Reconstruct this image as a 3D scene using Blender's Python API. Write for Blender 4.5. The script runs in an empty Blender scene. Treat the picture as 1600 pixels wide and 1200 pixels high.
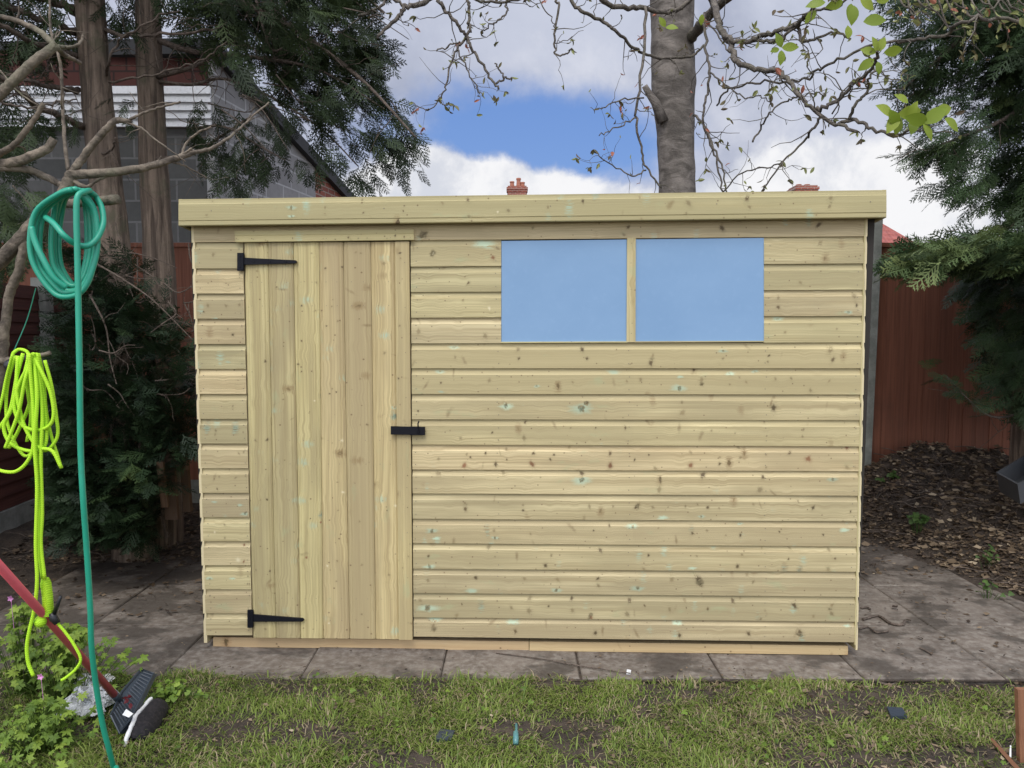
import bpy, math, random
import numpy as np
from mathutils import Vector, Matrix, noise as mnoise
rnd = random.Random(7)
C = bpy.context.scene.collection
F_PX, CAM_H, TILT = 1202.0, 1.48, math.atan(80/1202.0)
cT, sT = math.cos(TILT), math.sin(TILT)

# ------------------------------------------------------------------ helpers
def ray(px, py):
    a, b = (px-800)/F_PX, (600-py)/F_PX
    return Vector((a, cT + b*sT, -sT + b*cT))
def P(px, py, Y):
    d = ray(px, py); return Vector((0, 0, CAM_H)) + d*(Y/d.y)
def G(px, py, z=0.0):
    d = ray(px, py); return Vector((0, 0, CAM_H)) + d*((z-CAM_H)/d.z)

def tag(o, label=None, cat=None, group=None, kind=None):
    if label: o['label'] = label
    if cat: o['category'] = cat
    if group: o['group'] = group
    if kind: o['kind'] = kind
    return o
def empty(name, loc, label, cat, group=None):
    o = bpy.data.objects.new(name, None); C.objects.link(o); o.location = loc
    o.empty_display_size = .1
    return tag(o, label, cat, group)
def link(name, me, mats, parent=None, smooth=False):
    for m in (mats if isinstance(mats, (list, tuple)) else [mats]): me.materials.append(m)
    o = bpy.data.objects.new(name, me); C.objects.link(o)
    if smooth:
        me.polygons.foreach_set('use_smooth', [True]*len(me.polygons))
    if parent:
        o.parent = parent; o.matrix_parent_inverse = Matrix.Translation(-Vector(parent.location))
    return o

class MB:
    """collects shapes into one mesh"""
    def __init__(s): s.v = []; s.f = []; s.m = []; s.uv = []; s.bid = []; s.cur = 0; s.b = 0.0; s.kn = {}; s.kc = {}
    def add(s, verts, faces, uvs=None, mi=None):
        n = len(s.v); s.v += [tuple(p) for p in verts]
        s.uv += (list(uvs) if uvs else [(p[0], p[2]) for p in verts])
        s.bid += [s.b]*len(verts)
        for f in faces:
            s.f.append(tuple(i+n for i in f)); s.m.append(s.cur if mi is None else mi)
        return n
    def box(s, a, b, mi=None):
        (x0, y0, z0), (x1, y1, z1) = a, b
        vs = [(x, y, z) for z in (z0, z1) for x, y in ((x0, y0), (x1, y0), (x1, y1), (x0, y1))]
        s.add(vs, [(0,3,2,1),(4,5,6,7),(0,1,5,4),(1,2,6,5),(2,3,7,6),(3,0,4,7)], mi=mi)
    def hexa(s, q, off, mi=None, uvs=None):
        """q: 4 corners of the front face, off: vector to the back"""
        off = Vector(off); vs = [Vector(p) for p in q]; vs += [p+off for p in vs]
        s.add(vs, [(0,1,2,3),(7,6,5,4),(0,4,5,1),(1,5,6,2),(2,6,7,3),(3,7,4,0)], uvs=(list(uvs)*2 if uvs else None), mi=mi)
    def tube(s, pts, rad, sides=8, mi=None, cap=True, flat=1.0):
        pts = [Vector(p) for p in pts]; n = len(pts)
        if not hasattr(rad, '__len__'): rad = [rad]*n
        t0 = (pts[1]-pts[0]).normalized()
        ref = Vector((0, 0, 1)) if abs(t0.z) < .9 else Vector((1, 0, 0))
        u = t0.cross(ref).normalized(); vs = []; uvs = []; L = 0
        for i, p in enumerate(pts):
            t = (pts[min(i+1, n-1)]-pts[max(i-1, 0)])
            t = t.normalized() if t.length > 1e-9 else t0
            u = (u - t*u.dot(t)); u = u.normalized() if u.length > 1e-6 else t.orthogonal().normalized()
            w = t.cross(u)
            if i: L += (p-pts[i-1]).length
            for k in range(sides):
                a = 2*math.pi*k/sides
                vs.append(p + (u*math.cos(a) + w*math.sin(a)*flat)*rad[i]); uvs.append((L, k/sides))
        fs = [(i*sides+k, i*sides+(k+1) % sides, (i+1)*sides+(k+1) % sides, (i+1)*sides+k) for i in range(n-1) for k in range(sides)]
        if cap: fs += [tuple(range(sides))[::-1], tuple(range((n-1)*sides, n*sides))]
        s.add(vs, fs, uvs, mi)
    def build(s, name, mats, parent=None, smooth=False):
        me = bpy.data.meshes.new(name); me.from_pydata(s.v, [], s.f)
        uvl = me.uv_layers.new(name='UVMap'); li = np.empty(len(me.loops), dtype=np.int32)
        me.loops.foreach_get('vertex_index', li)
        uvl.data.foreach_set('uv', np.array(s.uv, dtype=np.float32)[li].ravel())
        at = me.attributes.new('bid', 'FLOAT', 'POINT'); at.data.foreach_set('value', np.array(s.bid, dtype=np.float32))
        if s.kn:
            kn = np.zeros(len(s.v), dtype=np.float32); kc = np.ones((len(s.v), 4), dtype=np.float32)
            for i, x in s.kn.items(): kn[i] = x; kc[i, :3] = s.kc[i]
            me.attributes.new('kn', 'FLOAT', 'POINT').data.foreach_set('value', kn)
            me.attributes.new('kc', 'FLOAT_COLOR', 'POINT').data.foreach_set('color', kc.ravel())
        me.polygons.foreach_set('material_index', s.m); me.update()
        return link(name, me, mats, parent, smooth)

def fast_mesh(name, V, Q, bid, mats, parent=None, mi=None):
    """V (n,3) float, Q (m,k) int faces all of k corners; a sparse tail of -1 not allowed"""
    me = bpy.data.meshes.new(name); k = Q.shape[1]
    me.vertices.add(len(V)); me.vertices.foreach_set('co', V.astype(np.float32).ravel())
    me.loops.add(Q.size); me.loops.foreach_set('vertex_index', Q.astype(np.int32).ravel())
    me.polygons.add(len(Q)); me.polygons.foreach_set('loop_start', np.arange(0, Q.size, k, dtype=np.int32))
    me.polygons.foreach_set('loop_total', np.full(len(Q), k, dtype=np.int32))
    at = me.attributes.new('bid', 'FLOAT', 'POINT'); at.data.foreach_set('value', bid.astype(np.float32))
    me.update(calc_edges=True)
    return link(name, me, mats, parent)

def smooth_path(pts, n=6):
    pts = [Vector(p) for p in pts]
    if len(pts) < 3: return pts
    out = []
    Q = [pts[0]*2-pts[1]] + pts + [pts[-1]*2-pts[-2]]
    for i in range(1, len(Q)-2):
        a, b, c, d = Q[i-1:i+3]
        for k in range(n):
            t = k/n
            out.append(.5*((2*b)+(c-a)*t+(2*a-5*b+4*c-d)*t*t+(3*b-a-3*c+d)*t**3))
    out.append(pts[-1]); return out

# ------------------------------------------------------------------ materials
class NT:
    def __init__(s, tree): s.t = tree; s.n = tree.nodes; s.l = tree.links
    def new(s, typ, **kw):
        n = s.n.new(typ)
        for k, v in kw.items(): setattr(n, k, v)
        return n
    def put(s, sock, v):
        if isinstance(v, bpy.types.NodeSocket): s.l.new(v, sock)
        elif isinstance(v, (tuple, list)) and len(v) == 3 and sock.type == 'RGBA': sock.default_value = (*v, 1)
        else: sock.default_value = v
    def m(s, op, a, b=0.0, c=0.0, clamp=False):
        n = s.new('ShaderNodeMath', operation=op, use_clamp=clamp)
        s.put(n.inputs[0], a); s.put(n.inputs[1], b); s.put(n.inputs[2], c); return n.outputs[0]
    def mr(s, v, a, b, c=0.0, d=1.0, smooth=True):
        n = s.new('ShaderNodeMapRange', interpolation_type='SMOOTHSTEP' if smooth else 'LINEAR')
        for i, x in enumerate((v, a, b, c, d)): s.put(n.inputs[i], x)
        return n.outputs[0]
    def mix(s, f, a, b, blend='MIX'):
        n = s.new('ShaderNodeMix', data_type='RGBA', blend_type=blend)
        s.put(n.inputs[0], f); s.put(n.inputs[6], a); s.put(n.inputs[7], b); return n.outputs[2]
    def noise(s, vec, scale=5, detail=4, rough=.55, dist=0, out=0):
        n = s.new('ShaderNodeTexNoise'); s.put(n.inputs['Vector'], vec)
        n.inputs['Scale'].default_value = scale; n.inputs['Detail'].default_value = detail
        n.inputs['Roughness'].default_value = rough; n.inputs['Distortion'].default_value = dist
        return n.outputs[out]
    def vmul(s, vec, xyz):
        n = s.new('ShaderNodeVectorMath', operation='MULTIPLY'); s.put(n.inputs[0], vec); n.inputs[1].default_value = xyz
        return n.outputs[0]
    def xyz(s, x, y, z):
        n = s.new('ShaderNodeCombineXYZ'); s.put(n.inputs[0], x); s.put(n.inputs[1], y); s.put(n.inputs[2], z); return n.outputs[0]
    def sep(s, v):
        n = s.new('ShaderNodeSeparateXYZ'); s.put(n.inputs[0], v); return n.outputs
    def ramp(s, f, stops):
        n = s.new('ShaderNodeValToRGB'); s.put(n.inputs[0], f); e = n.color_ramp.elements
        while len(e) < len(stops): e.new(.5)
        for x, (p, c) in zip(e, stops): x.position = p; x.color = (*c, 1)
        return n.outputs[0]
    def attr(s, name='bid'):
        return s.new('ShaderNodeAttribute', attribute_name=name).outputs['Fac']
    def obj(s): return s.new('ShaderNodeTexCoord').outputs['Object']
    def pos(s): return s.new('ShaderNodeNewGeometry').outputs['Position']
    def bump(s, h, st=.3, d=.01):
        n = s.new('ShaderNodeBump'); s.put(n.inputs['Height'], h); n.inputs['Strength'].default_value = st
        n.inputs['Distance'].default_value = d; return n.outputs[0]

def mat(name, fn=None, base=(.5, .5, .5), rough=.6, **kw):
    m = bpy.data.materials.new(name); m.use_nodes = True; t = NT(m.node_tree)
    b = t.n['Principled BSDF']; t.put(b.inputs['Base Color'], base); b.inputs['Roughness'].default_value = rough
    for k, v in kw.items(): b.inputs[k].default_value = v
    if fn: fn(t, b)
    return m

def wood_fn(light, dark, olive, knots=True, green=True, el=.62, ks=13.0):
    def fn(t, b):
        uv = t.new('ShaderNodeUVMap', uv_map='UVMap').outputs[0]; s = t.sep(uv); bid = t.attr()
        u, v = s[0], s[1]
        z = t.m('MULTIPLY', bid, 41.7)
        u = t.m('ADD', u, t.m('MULTIPLY', bid, 5.3))
        p = t.xyz(u, v, z)
        vo = t.new('ShaderNodeTexVoronoi'); wob = t.noise(p, 55, 3, .6, 0, 1)
        pj = t.new('ShaderNodeVectorMath', operation='ADD'); t.put(pj.inputs[0], t.vmul(p, (1.15, el, 1.0)))
        t.put(pj.inputs[1], t.vmul(wob, (.030, .026, 0)))
        t.put(vo.inputs['Vector'], pj.outputs[0]); vo.inputs['Scale'].default_value = ks
        d = vo.outputs['Distance']; rc = t.sep(vo.outputs['Color'])
        near = t.mr(d, .55, .0)
        v2 = t.m('ADD', v, t.m('MULTIPLY', near, .009))
        slow = t.noise(t.xyz(t.m('MULTIPLY', u, .7), t.m('MULTIPLY', v, 1.6), z), 1.7, 1, .4)
        v3 = t.m('ADD', v2, t.m('MULTIPLY', slow, .035))
        g1 = t.noise(t.vmul(t.xyz(u, v3, z), (.45, 30, 1)), 1.6, 4, .62)
        g2 = t.noise(t.vmul(t.xyz(u, v3, z), (2.0, 190, 1)), 1.4, 3, .6)
        gb = t.noise(t.vmul(p, (1.3, 7, 1)), 1.3, 3, .5)
        wv = t.new('ShaderNodeTexWave', wave_type='BANDS', bands_direction='Y'); t.put(wv.inputs[0], t.vmul(t.xyz(u, v3, z), (.12, 1, 1)))
        wv.inputs['Scale'].default_value = 26; wv.inputs['Distortion'].default_value = 3.5; wv.inputs['Detail'].default_value = 2
        wv.inputs['Detail Scale'].default_value = .8
        f = t.m('ADD', t.m('MULTIPLY', g1, .56), t.m('MULTIPLY', g2, .36)); f = t.m('ADD', f, t.m('MULTIPLY', wv.outputs['Fac'], .045))
        col = t.mix(t.mr(f, .33, .62), dark, light)
        wn = t.new('ShaderNodeTexWhiteNoise', noise_dimensions='1D'); t.put(wn.inputs['W'], t.m('MULTIPLY', bid, 917.3)); rw = t.sep(wn.outputs['Color'])
        col = t.mix(t.m('MULTIPLY', t.mr(t.m('ADD', gb, t.m('MULTIPLY', rw[0], .35)), .50, .80), .75), col, olive)
        col = t.mix(.75, col, t.mix(rw[1], (.84, .84, .84), (1.13, 1.10, 1.03)), 'MULTIPLY'); col = t.mix(.7, col, t.mix(rw[2], (1.035, .98, .985), (.965, 1.01, .93)), 'MULTIPLY')
        hh = None
        if knots:
            pick = t.m('GREATER_THAN', rc[0], .86)
            halo = t.m('MULTIPLY', t.mr(t.m('ADD', d, t.m('MULTIPLY', t.m('SUBTRACT', g2, .5), .35)), .34, .10), pick)
            core = t.m('MULTIPLY', t.mr(t.m('ADD', d, t.m('MULTIPLY', t.m('SUBTRACT', rc[1], .5), .07)), .155, .07), pick)
            # spike streak running across the board from some knots
            col = t.mix(t.m('MULTIPLY', halo, .55), col, (dark[0]*.66, dark[1]*.54, dark[2]*.46))
            cc = t.mix(rc[1], (.090, .062, .030), (.24, .17, .075))
            col = t.mix(t.m('MULTIPLY', core, .95), col, cc)
            ring = t.m('MULTIPLY', t.mr(d, .05, .0), pick)
            col = t.mix(t.m('MULTIPLY', ring, .5), col, (.38, .27, .15))
            # second, small pin knots
            v4 = t.new('ShaderNodeTexVoronoi'); t.put(v4.inputs['Vector'], p); v4.inputs['Scale'].default_value = ks*1.9
            pin = t.mr(v4.outputs['Distance'], .11, .05)
            col = t.mix(t.m('MULTIPLY', pin, .65), col, (.13, .075, .035))
            # diagonal smears
            v5 = t.new('ShaderNodeTexVoronoi'); sk = t.m('MULTIPLY', v, t.m('MULTIPLY', t.m('SUBTRACT', t.noise(t.vmul(p, (1, .01, 1)), 3.1, 1), .5), 5)); t.put(v5.inputs['Vector'], t.vmul(t.xyz(t.m('ADD', u, sk), v, z), (1.4, .5, 1))); v5.inputs['Scale'].default_value = 9
            sm = t.mr(t.m('ADD', v5.outputs['Distance'], t.m('MULTIPLY', t.noise(p, 60, 3, .6), .16)), .22, .08)
            col = t.mix(t.m('MULTIPLY', sm, .62), col, (dark[0]*.5, dark[1]*.42, dark[2]*.36))
        if green:
            gg = t.noise(t.vmul(p, (2.2, 5, 1)), 2.1, 4, .6)
            col = t.mix(t.m('MULTIPLY', t.mr(gg, .62, .74), .42), col, (.38, .42, .23))
            if knots:
                gk = t.m('MULTIPLY', t.m('GREATER_THAN', rc[2], .80), t.mr(t.m('ADD', d, t.m('MULTIPLY', t.noise(t.vmul(p, (1, 3, 1)), 40, 4, .7), .5)), .56, .30))
                col = t.mix(t.m('MULTIPLY', t.m('MULTIPLY', gk, t.mr(g2, .38, .58)), .60), col, (.36, .54, .41))
        ka = t.attr('kn'); kcol = t.new('ShaderNodeAttribute', attribute_name='kc').outputs['Color']
        kf = t.m('MULTIPLY', ka, t.mr(t.m('ADD', t.noise(p, 150, 3, .6), t.m('MULTIPLY', ka, .45)), .42, .62))
        col = t.mix(kf, col, kcol)
        t.put(b.inputs['Base Color'], col)
        b.inputs['Roughness'].default_value = .62; b.inputs['Specular IOR Level'].default_value = .3
        t.put(b.inputs['Normal'], t.bump(f, .22, .004))
    return fn
WL, WD, WO = (.64, .555, .325), (.385, .312, .168), (.385, .325, .185)
M_CLAD = mat('pressure_treated_cladding', wood_fn(WL, WD, WO))
M_DOOR = mat('pressure_treated_door_boards', wood_fn((.61, .525, .280), (.375, .298, .150), (.38, .312, .175), ks=11, el=.9))
M_TRIM = mat('treated_trim', wood_fn((.60, .53, .29), (.42, .345, .17), (.41, .36, .19), ks=11))
M_BEARER = mat('pine_bearer', wood_fn((.72, .55, .31), (.55, .38, .20), (.60, .44, .25), green=False, ks=9))
M_ENDG = mat('cladding_end_grain', base=(.66, .56, .33), rough=.7)
M_OLD = mat('weathered_plank', wood_fn((.22, .135, .085), (.13, .075, .045), (.15, .10, .07), green=False, ks=7))
M_REDPLANK = mat('red_timber', wood_fn((.30, .14, .08), (.19, .085, .048), (.22, .11, .07), green=False, ks=7))
M_NAIL = mat('nail_head', base=(.16, .14, .11), rough=.5, Metallic=.3)
M_IRON = mat('black_iron', lambda t, b: t.put(b.inputs['Normal'], t.bump(t.noise(t.obj(), 160, 3), .15, .001)), base=(.006, .0065, .010), rough=.5)
M_IRON.node_tree.nodes['Principled BSDF'].inputs['Specular IOR Level'].default_value = .22
M_GAP = mat('dark_lining', base=(.03, .025, .02), rough=.9)
M_FELT = mat('roofing_felt', lambda t, b: t.put(b.inputs['Base Color'], t.mix(t.noise(t.pos(), 300, 2), (.04, .045, .04), (.10, .10, .09))), rough=.95)
def pane_fn(t, b):
    n = t.noise(t.vmul(t.pos(), (1, 1, 1.4)), 2.6, 3, .5); n2 = t.noise(t.pos(), 40, 3, .6)
    col = t.mix(t.mr(n, .3, .7), (.190, .322, .495), (.212, .348, .522))
    col = t.mix(t.m('MULTIPLY', t.mr(n2, .5, .8), .10), col, (.33, .47, .66))
    t.put(b.inputs['Base Color'], col); t.put(b.inputs['Normal'], t.bump(n, .12, .02))
M_PANE = mat('blue_film_on_acrylic', pane_fn, rough=.32)
M_PANE.node_tree.nodes['Principled BSDF'].inputs['Specular IOR Level'].default_value = .35

def paving_fn(t, b):
    p = t.pos(); bid = t.attr()
    wn = t.new('ShaderNodeTexWhiteNoise', noise_dimensions='1D'); t.put(wn.inputs['W'], t.m('MULTIPLY', bid, 331.1))
    n1 = t.noise(p, 3.1, 5, .6, .4); n2 = t.noise(p, 26, 5, .65); n3 = t.noise(p, 140, 2, .6)
    col = t.mix(t.mr(n1, .3, .7), (.105, .083, .063), (.180, .148, .116))
    col = t.mix(t.mr(n2, .35, .75), col, (.265, .238, .196)); 
    col = t.mix(.8, col, t.mix(wn.outputs[0], (.78, .76, .76), (1.18, 1.16, 1.14)), 'MULTIPLY')
    sx = t.sep(p); side = t.m('MAXIMUM', t.mr(sx[0], -1.2, -2.0), t.m('MULTIPLY', t.mr(sx[0], 1.5, 2.6), t.mr(sx[1], 4.2, 5.0)))  # soil on the slabs; its extra at the left also paints in canopy shade
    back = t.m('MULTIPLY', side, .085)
    dirt_shade = t.mr(t.m('ADD', back, t.m('ADD', t.noise(t.vmul(p, (1, 1.25, 1)), 3.4, 6, .62, .15), t.m('MULTIPLY', n2, .12))),  .545, .665)
    col = t.mix(t.m("MULTIPLY", dirt_shade, .75), col, (.046, .036, .026))
    d2 = t.mr(t.noise(p, 15, 4, .7, .5), .62, .72); col = t.mix(t.m('MULTIPLY', d2, .6), col, (.048, .036, .027))
    sp = t.mr(n3, .68, .8); col = t.mix(t.m('MULTIPLY', sp, .35), col, (.33, .30, .27))
    t.put(b.inputs['Base Color'], col); b.inputs['Roughness'].default_value = .85
    t.put(b.inputs['Normal'], t.bump(t.m('ADD', n2, t.m('MULTIPLY', dirt_shade, .6)), .5, .006))
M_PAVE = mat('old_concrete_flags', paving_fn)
def soil_fn(t, b):
    p = t.pos(); n = t.noise(p, 9, 6, .7, .3); n2 = t.noise(p, 60, 4, .7)
    col = t.mix(t.mr(n, .3, .7), (.030, .022, .015), (.085, .062, .043)); col = t.mix(t.mr(n2, .5, .8), col, (.14, .105, .072))
    t.put(b.inputs['Base Color'], col); b.inputs['Roughness'].default_value = .95
    t.put(b.inputs['Normal'], t.bump(t.m('ADD', n, n2), .9, .02))
M_SOIL = mat('dark_soil', soil_fn)

def bidcol(name, stops, rough=.6, trans=0.0, spec=.3, nz=0):
    def fn(t, b):
        c = t.ramp(t.attr(), stops)
        if nz: c = t.mix(.5, c, t.mix(t.noise(t.pos(), nz, 3), (.6, .6, .6), (1.4, 1.4, 1.4)), 'MULTIPLY')
        t.put(b.inputs['Base Color'], c); b.inputs['Specular IOR Level'].default_value = spec
        if trans:
            tr = t.new('ShaderNodeBsdfTranslucent'); t.put(tr.inputs[0], c); mx = t.new('ShaderNodeMixShader'); mx.inputs[0].default_value = trans
            t.l.new(b.outputs[0], mx.inputs[1]); t.l.new(tr.outputs[0], mx.inputs[2]); t.l.new(mx.outputs[0], t.n['Material Output'].inputs[0])
    return mat(name, fn, rough=rough)
M_NEEDLE = bidcol('cypress_foliage', [(0, (.020, .032, .013)), (.45, (.036, .057, .021)), (.8, (.064, .092, .030)), (1, (.11, .14, .04))], .55, .15)
M_NEEDLE_R = bidcol('cypress_foliage_light', [(0, (.024, .044, .018)), (.45, (.050, .085, .032)), (.8, (.115, .160, .055)), (1, (.23, .28, .10))], .55, .18)
M_BUSH = bidcol('bush_foliage', [(0, (.012, .025, .011)), (.5, (.026, .050, .020)), (.9, (.055, .090, .028)), (1, (.12, .16, .045))], .55, .12)
M_BUSHL = bidcol('dark_weed_leaves', [(0, (.035, .07, .018)), (1, (.10, .17, .04))], .5, .25)  # darker greens for the weeds growing in the debris
M_GRASS = bidcol('grass_blades', [(0, (.065, .105, .020)), (.30, (.15, .215, .038)), (.62, (.245, .305, .066)), (.74, (.30, .32, .11)), (.80, (.30, .24, .13)), (1, (.44, .36, .22))], .5, .3)
M_LEAFLIT = bidcol('dead_leaves', [(0, (.045, .031, .022)), (.4, (.135, .094, .058)), (.75, (.27, .20, .125)), (1, (.46, .37, .25))], .7, .1)
M_WEED = bidcol('weed_leaves', [(0, (.08, .14, .022)), (.5, (.16, .25, .035)), (1, (.30, .40, .06))], .5, .3)
M_LEAF = bidcol('young_leaf', [(0, (.10, .17, .03)), (.5, (.26, .35, .04)), (1, (.40, .48, .08))], .42, .45)
M_BUD = bidcol('bud_and_spring_leaf', [(0, (.10, .06, .04)), (.4, (.16, .14, .06)), (.75, (.26, .28, .10)), (.9, (.34, .36, .14)), (1, (.42, .16, .10))], .5, .3)

def bark_fn(c1, c2, c3, sc=(26, 26, 2.2), moss=None, st=.8):
    def fn(t, b):
        p = t.pos(); n = t.noise(t.vmul(p, sc), 1, 6, .62, .5); n2 = t.noise(p, 7, 4, .6); n3 = t.noise(p, 90, 3, .6)
        col = t.mix(t.mr(n, .32, .66), c1, c2); col = t.mix(t.m('MULTIPLY', t.mr(n2, .45, .75), .7), col, c3)
        col = t.mix(.4, col, t.mix(n3, (.7, .7, .7), (1.3, 1.3, 1.3)), 'MULTIPLY')
        if moss: col = t.mix(t.m('MULTIPLY', t.mr(t.noise(p, 4.3, 5, .65), .52, .68), .6), col, moss)
        t.put(b.inputs['Base Color'], col); b.inputs['Roughness'].default_value = .88
        t.put(b.inputs['Normal'], t.bump(t.m('ADD', n, t.m('MULTIPLY', n3, .3)), st, .02))
    return fn
M_CBARK = mat('cypress_bark', bark_fn((.070, .050, .036), (.27, .205, .15), (.155, .12, .088), (34, 34, 1.8), (.09, .095, .05)))
M_GBARK = mat('grey_bark', bark_fn((.11, .095, .080), (.26, .228, .196), (.12, .103, .086), (7, 7, 15), (.055, .046, .036), .6))
M_TWIG = mat('twig_bark', bark_fn((.065, .054, .044), (.17, .145, .115), (.13, .12, .08), (30, 30, 30)))
M_DEAD = mat('bare_dead_wood', bark_fn((.060, .047, .034), (.235, .190, .138), (.12, .098, .070), (24, 24, 24), (.13, .13, .075), .6))
M_STICK = mat('dark_dead_twig', bark_fn((.07, .052, .038), (.17, .13, .10), (.10, .08, .06), (40, 40, 40)))

def plastic(name, base, rough=.35, nz=0.12, **kw):
    def fn(t, b):
        n = t.noise(t.pos(), 35, 4, .6)
        t.put(b.inputs['Base Color'], t.mix(t.m('MULTIPLY', t.mr(n, .45, .75), nz*2.5), base, tuple(c*.55+.03 for c in base)))
        t.put(b.inputs['Normal'], t.bump(n, .08, .002))
    return mat(name, fn, base, rough, **kw)
M_GHOSE = plastic('green_garden_hose', (.022, .33, .205), .38)
def lime_fn(t, b):
    uv = t.new('ShaderNodeUVMap', uv_map='UVMap').outputs[0]; s = t.sep(uv)
    w = t.m('SINE', t.m('MULTIPLY', t.m('ADD', s[0], t.m('MULTIPLY', s[1], .008)), 900))
    t.put(b.inputs['Base Color'], t.mix(t.mr(w, -1, 1), (.36, .68, .012), (.52, .86, .03))); t.put(b.inputs['Normal'], t.bump(w, .35, .001))
M_LIME = mat('lime_fabric_hose', lime_fn, rough=.7)
M_BLACKP = plastic('black_plastic', (.018, .018, .020), .4)
M_REDP = plastic('faded_red_handle', (.50, .085, .10), .4)
M_SLATE = plastic('dark_blue_grey_plastic', (.032, .043, .056), .45)
M_WHITE = plastic('dirty_white', (.72, .72, .70), .5, .2)
M_SHOE = mat('black_mesh_fabric', lambda t, b: (t.put(b.inputs['Base Color'], t.mix(t.mr(t.noise(t.pos(), 70, 4), .4, .7), (.006, .005, .006), (.022, .017, .018))), t.put(b.inputs['Normal'], t.bump(t.noise(t.pos(), 260, 3), .7, .003))), rough=.85)
M_CONC = mat('weathered_concrete', lambda t, b: (t.put(b.inputs['Base Color'], t.mix(t.mr(t.noise(t.pos(), 7, 6, .7), .3, .7), (.19, .20, .175), (.34, .345, .305))), t.put(b.inputs['Normal'], t.bump(t.noise(t.pos(), 60, 5), .5, .006))), rough=.9)
def fence_fn(c1, c2, vertical):
    def fn(t, b):
        p = t.pos(); bid = t.attr(); sc = (60, 60, 1.6) if vertical else (2, 2, 60)
        n = t.noise(t.vmul(p, sc), 1, 5, .6); n2 = t.noise(p, 2.4, 4, .6)
        wn = t.new('ShaderNodeTexWhiteNoise', noise_dimensions='1D'); t.put(wn.inputs['W'], t.m('MULTIPLY', bid, 517.9))
        col = t.mix(t.mr(n, .3, .7), c1, c2); col = t.mix(.8, col, t.mix(wn.outputs[0], (.86, .86, .86), (1.12, 1.10, 1.08)), 'MULTIPLY')
        col = t.mix(t.m('MULTIPLY', t.mr(n2, .5, .75), .4), col, (c1[0]*.6, c1[1]*.8, c1[2]*.9))
        t.put(b.inputs['Base Color'], col); t.put(b.inputs['Normal'], t.bump(n, .4, .004)); b.inputs['Roughness'].default_value = .8
    return fn
M_FENCE = mat('red_brown_stained_boards', fence_fn((.20, .074, .042), (.29, .112, .064), True))
M_FENCEH = mat('dark_red_lap_boards', fence_fn((.060, .018, .012), (.105, .034, .022), False))
def block_fn(c1, c2, mortar, sx, sy, rot=0):
    def fn(t, b):
        uv = t.new('ShaderNodeUVMap', uv_map='UVMap').outputs[0]
        br = t.new('ShaderNodeTexBrick'); t.put(br.inputs['Vector'], uv); br.inputs['Scale'].default_value = 1
        br.inputs['Brick Width'].default_value = sx; br.inputs['Row Height'].default_value = sy; br.inputs['Mortar Size'].default_value = .011 if sy > .1 else .008
        t.put(br.inputs['Color1'], c1); t.put(br.inputs['Color2'], c2); t.put(br.inputs['Mortar'], mortar); br.inputs['Bias'].default_value = 0
        n = t.noise(t.pos(), 12, 5, .7); n2 = t.noise(t.pos(), 1.3, 4, .6)
        col = t.mix(.7, br.outputs[0], t.mix(n, (.65, .65, .65), (1.35, 1.35, 1.35)), 'MULTIPLY'); col = t.mix(.6, col, t.mix(n2, (.6, .6, .6), (1.4, 1.4, 1.4)), 'MULTIPLY')
        t.put(b.inputs['Base Color'], col); b.inputs['Roughness'].default_value = .92
        t.put(b.inputs['Normal'], t.bump(t.m('ADD', br.outputs['Fac'], t.m('MULTIPLY', n, .6)), .5, .01))
    return fn
M_BLOCK = mat('grey_breeze_blocks', block_fn((.085, .087, .082), (.125, .125, .118), (.17, .17, .165), .45, .225))
M_BLOCK_LIT = mat('lit_breeze_blocks', block_fn((.23, .225, .22), (.30, .295, .285), (.42, .42, .41), .45, .225))  # same blockwork, light falling on the angled side wall put into the colour
M_BRICK = mat('red_brick', block_fn((.30, .095, .06), (.22, .07, .05), (.33, .28, .23), .225, .075))
M_MAROON = mat('maroon_tile_hanging', block_fn((.075, .024, .018), (.095, .03, .022), (.03, .015, .012), .27, .16), rough=.8)
M_WEATHER = plastic('white_painted_boards', (.66, .67, .68), .5, .2)
M_ROOFD = plastic('dark_verge', (.035, .036, .038), .8)
def rtile_fn(t, b):
    p = t.pos(); s = t.sep(p); w = t.m('SINE', t.m('MULTIPLY', s[2], 36)); w2 = t.m('SINE', t.m('MULTIPLY', s[0], 24)); n = t.noise(p, 5, 5, .7)
    t.put(b.inputs['Base Color'], t.mix(t.mr(n, .3, .7), (.24, .062, .05), (.36, .11, .085))); t.put(b.inputs['Normal'], t.bump(t.m('ADD', w, w2), .6, .05))
M_RTILE = mat('red_roof_tiles', rtile_fn, rough=.85)
M_RENDER = plastic('cream_render', (.5, .46, .38), .8)
M_POT = plastic('terracotta_pot', (.34, .13, .08), .8)
M_PINKSTONE = plastic('pinkish_stone', (.22, .15, .125), .9, .3)
M_PINK = mat('pink_petal', base=(.62, .25, .5), rough=.5)
def clearbag(t, b):
    b.inputs['Base Color'].default_value = (.72, .74, .74, 1); b.inputs['Roughness'].default_value = .16; b.inputs['Transmission Weight'].default_value = .45
    b.inputs['IOR'].default_value = 1.2; t.put(b.inputs['Normal'], t.bump(t.noise(t.pos(), 45, 4, .6, 2), 1, .01))
M_BAG = mat('crumpled_clear_plastic', clearbag)
M_BOTTLE = mat('pale_teal_glass', base=(.14, .34, .33), rough=.2); M_BOTTLE.node_tree.nodes['Principled BSDF'].inputs['Transmission Weight'].default_value = .4
M_PURPLE = plastic('dull_purple_pipe', (.075, .045, .065), .4)
M_GREYBOX = plastic('dark_grey_trough', (.062, .065, .068), .5, .3)
M_TOOLW = plastic('pale_pinkish_sheet', (.30, .22, .21), .7, .3)

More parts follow.
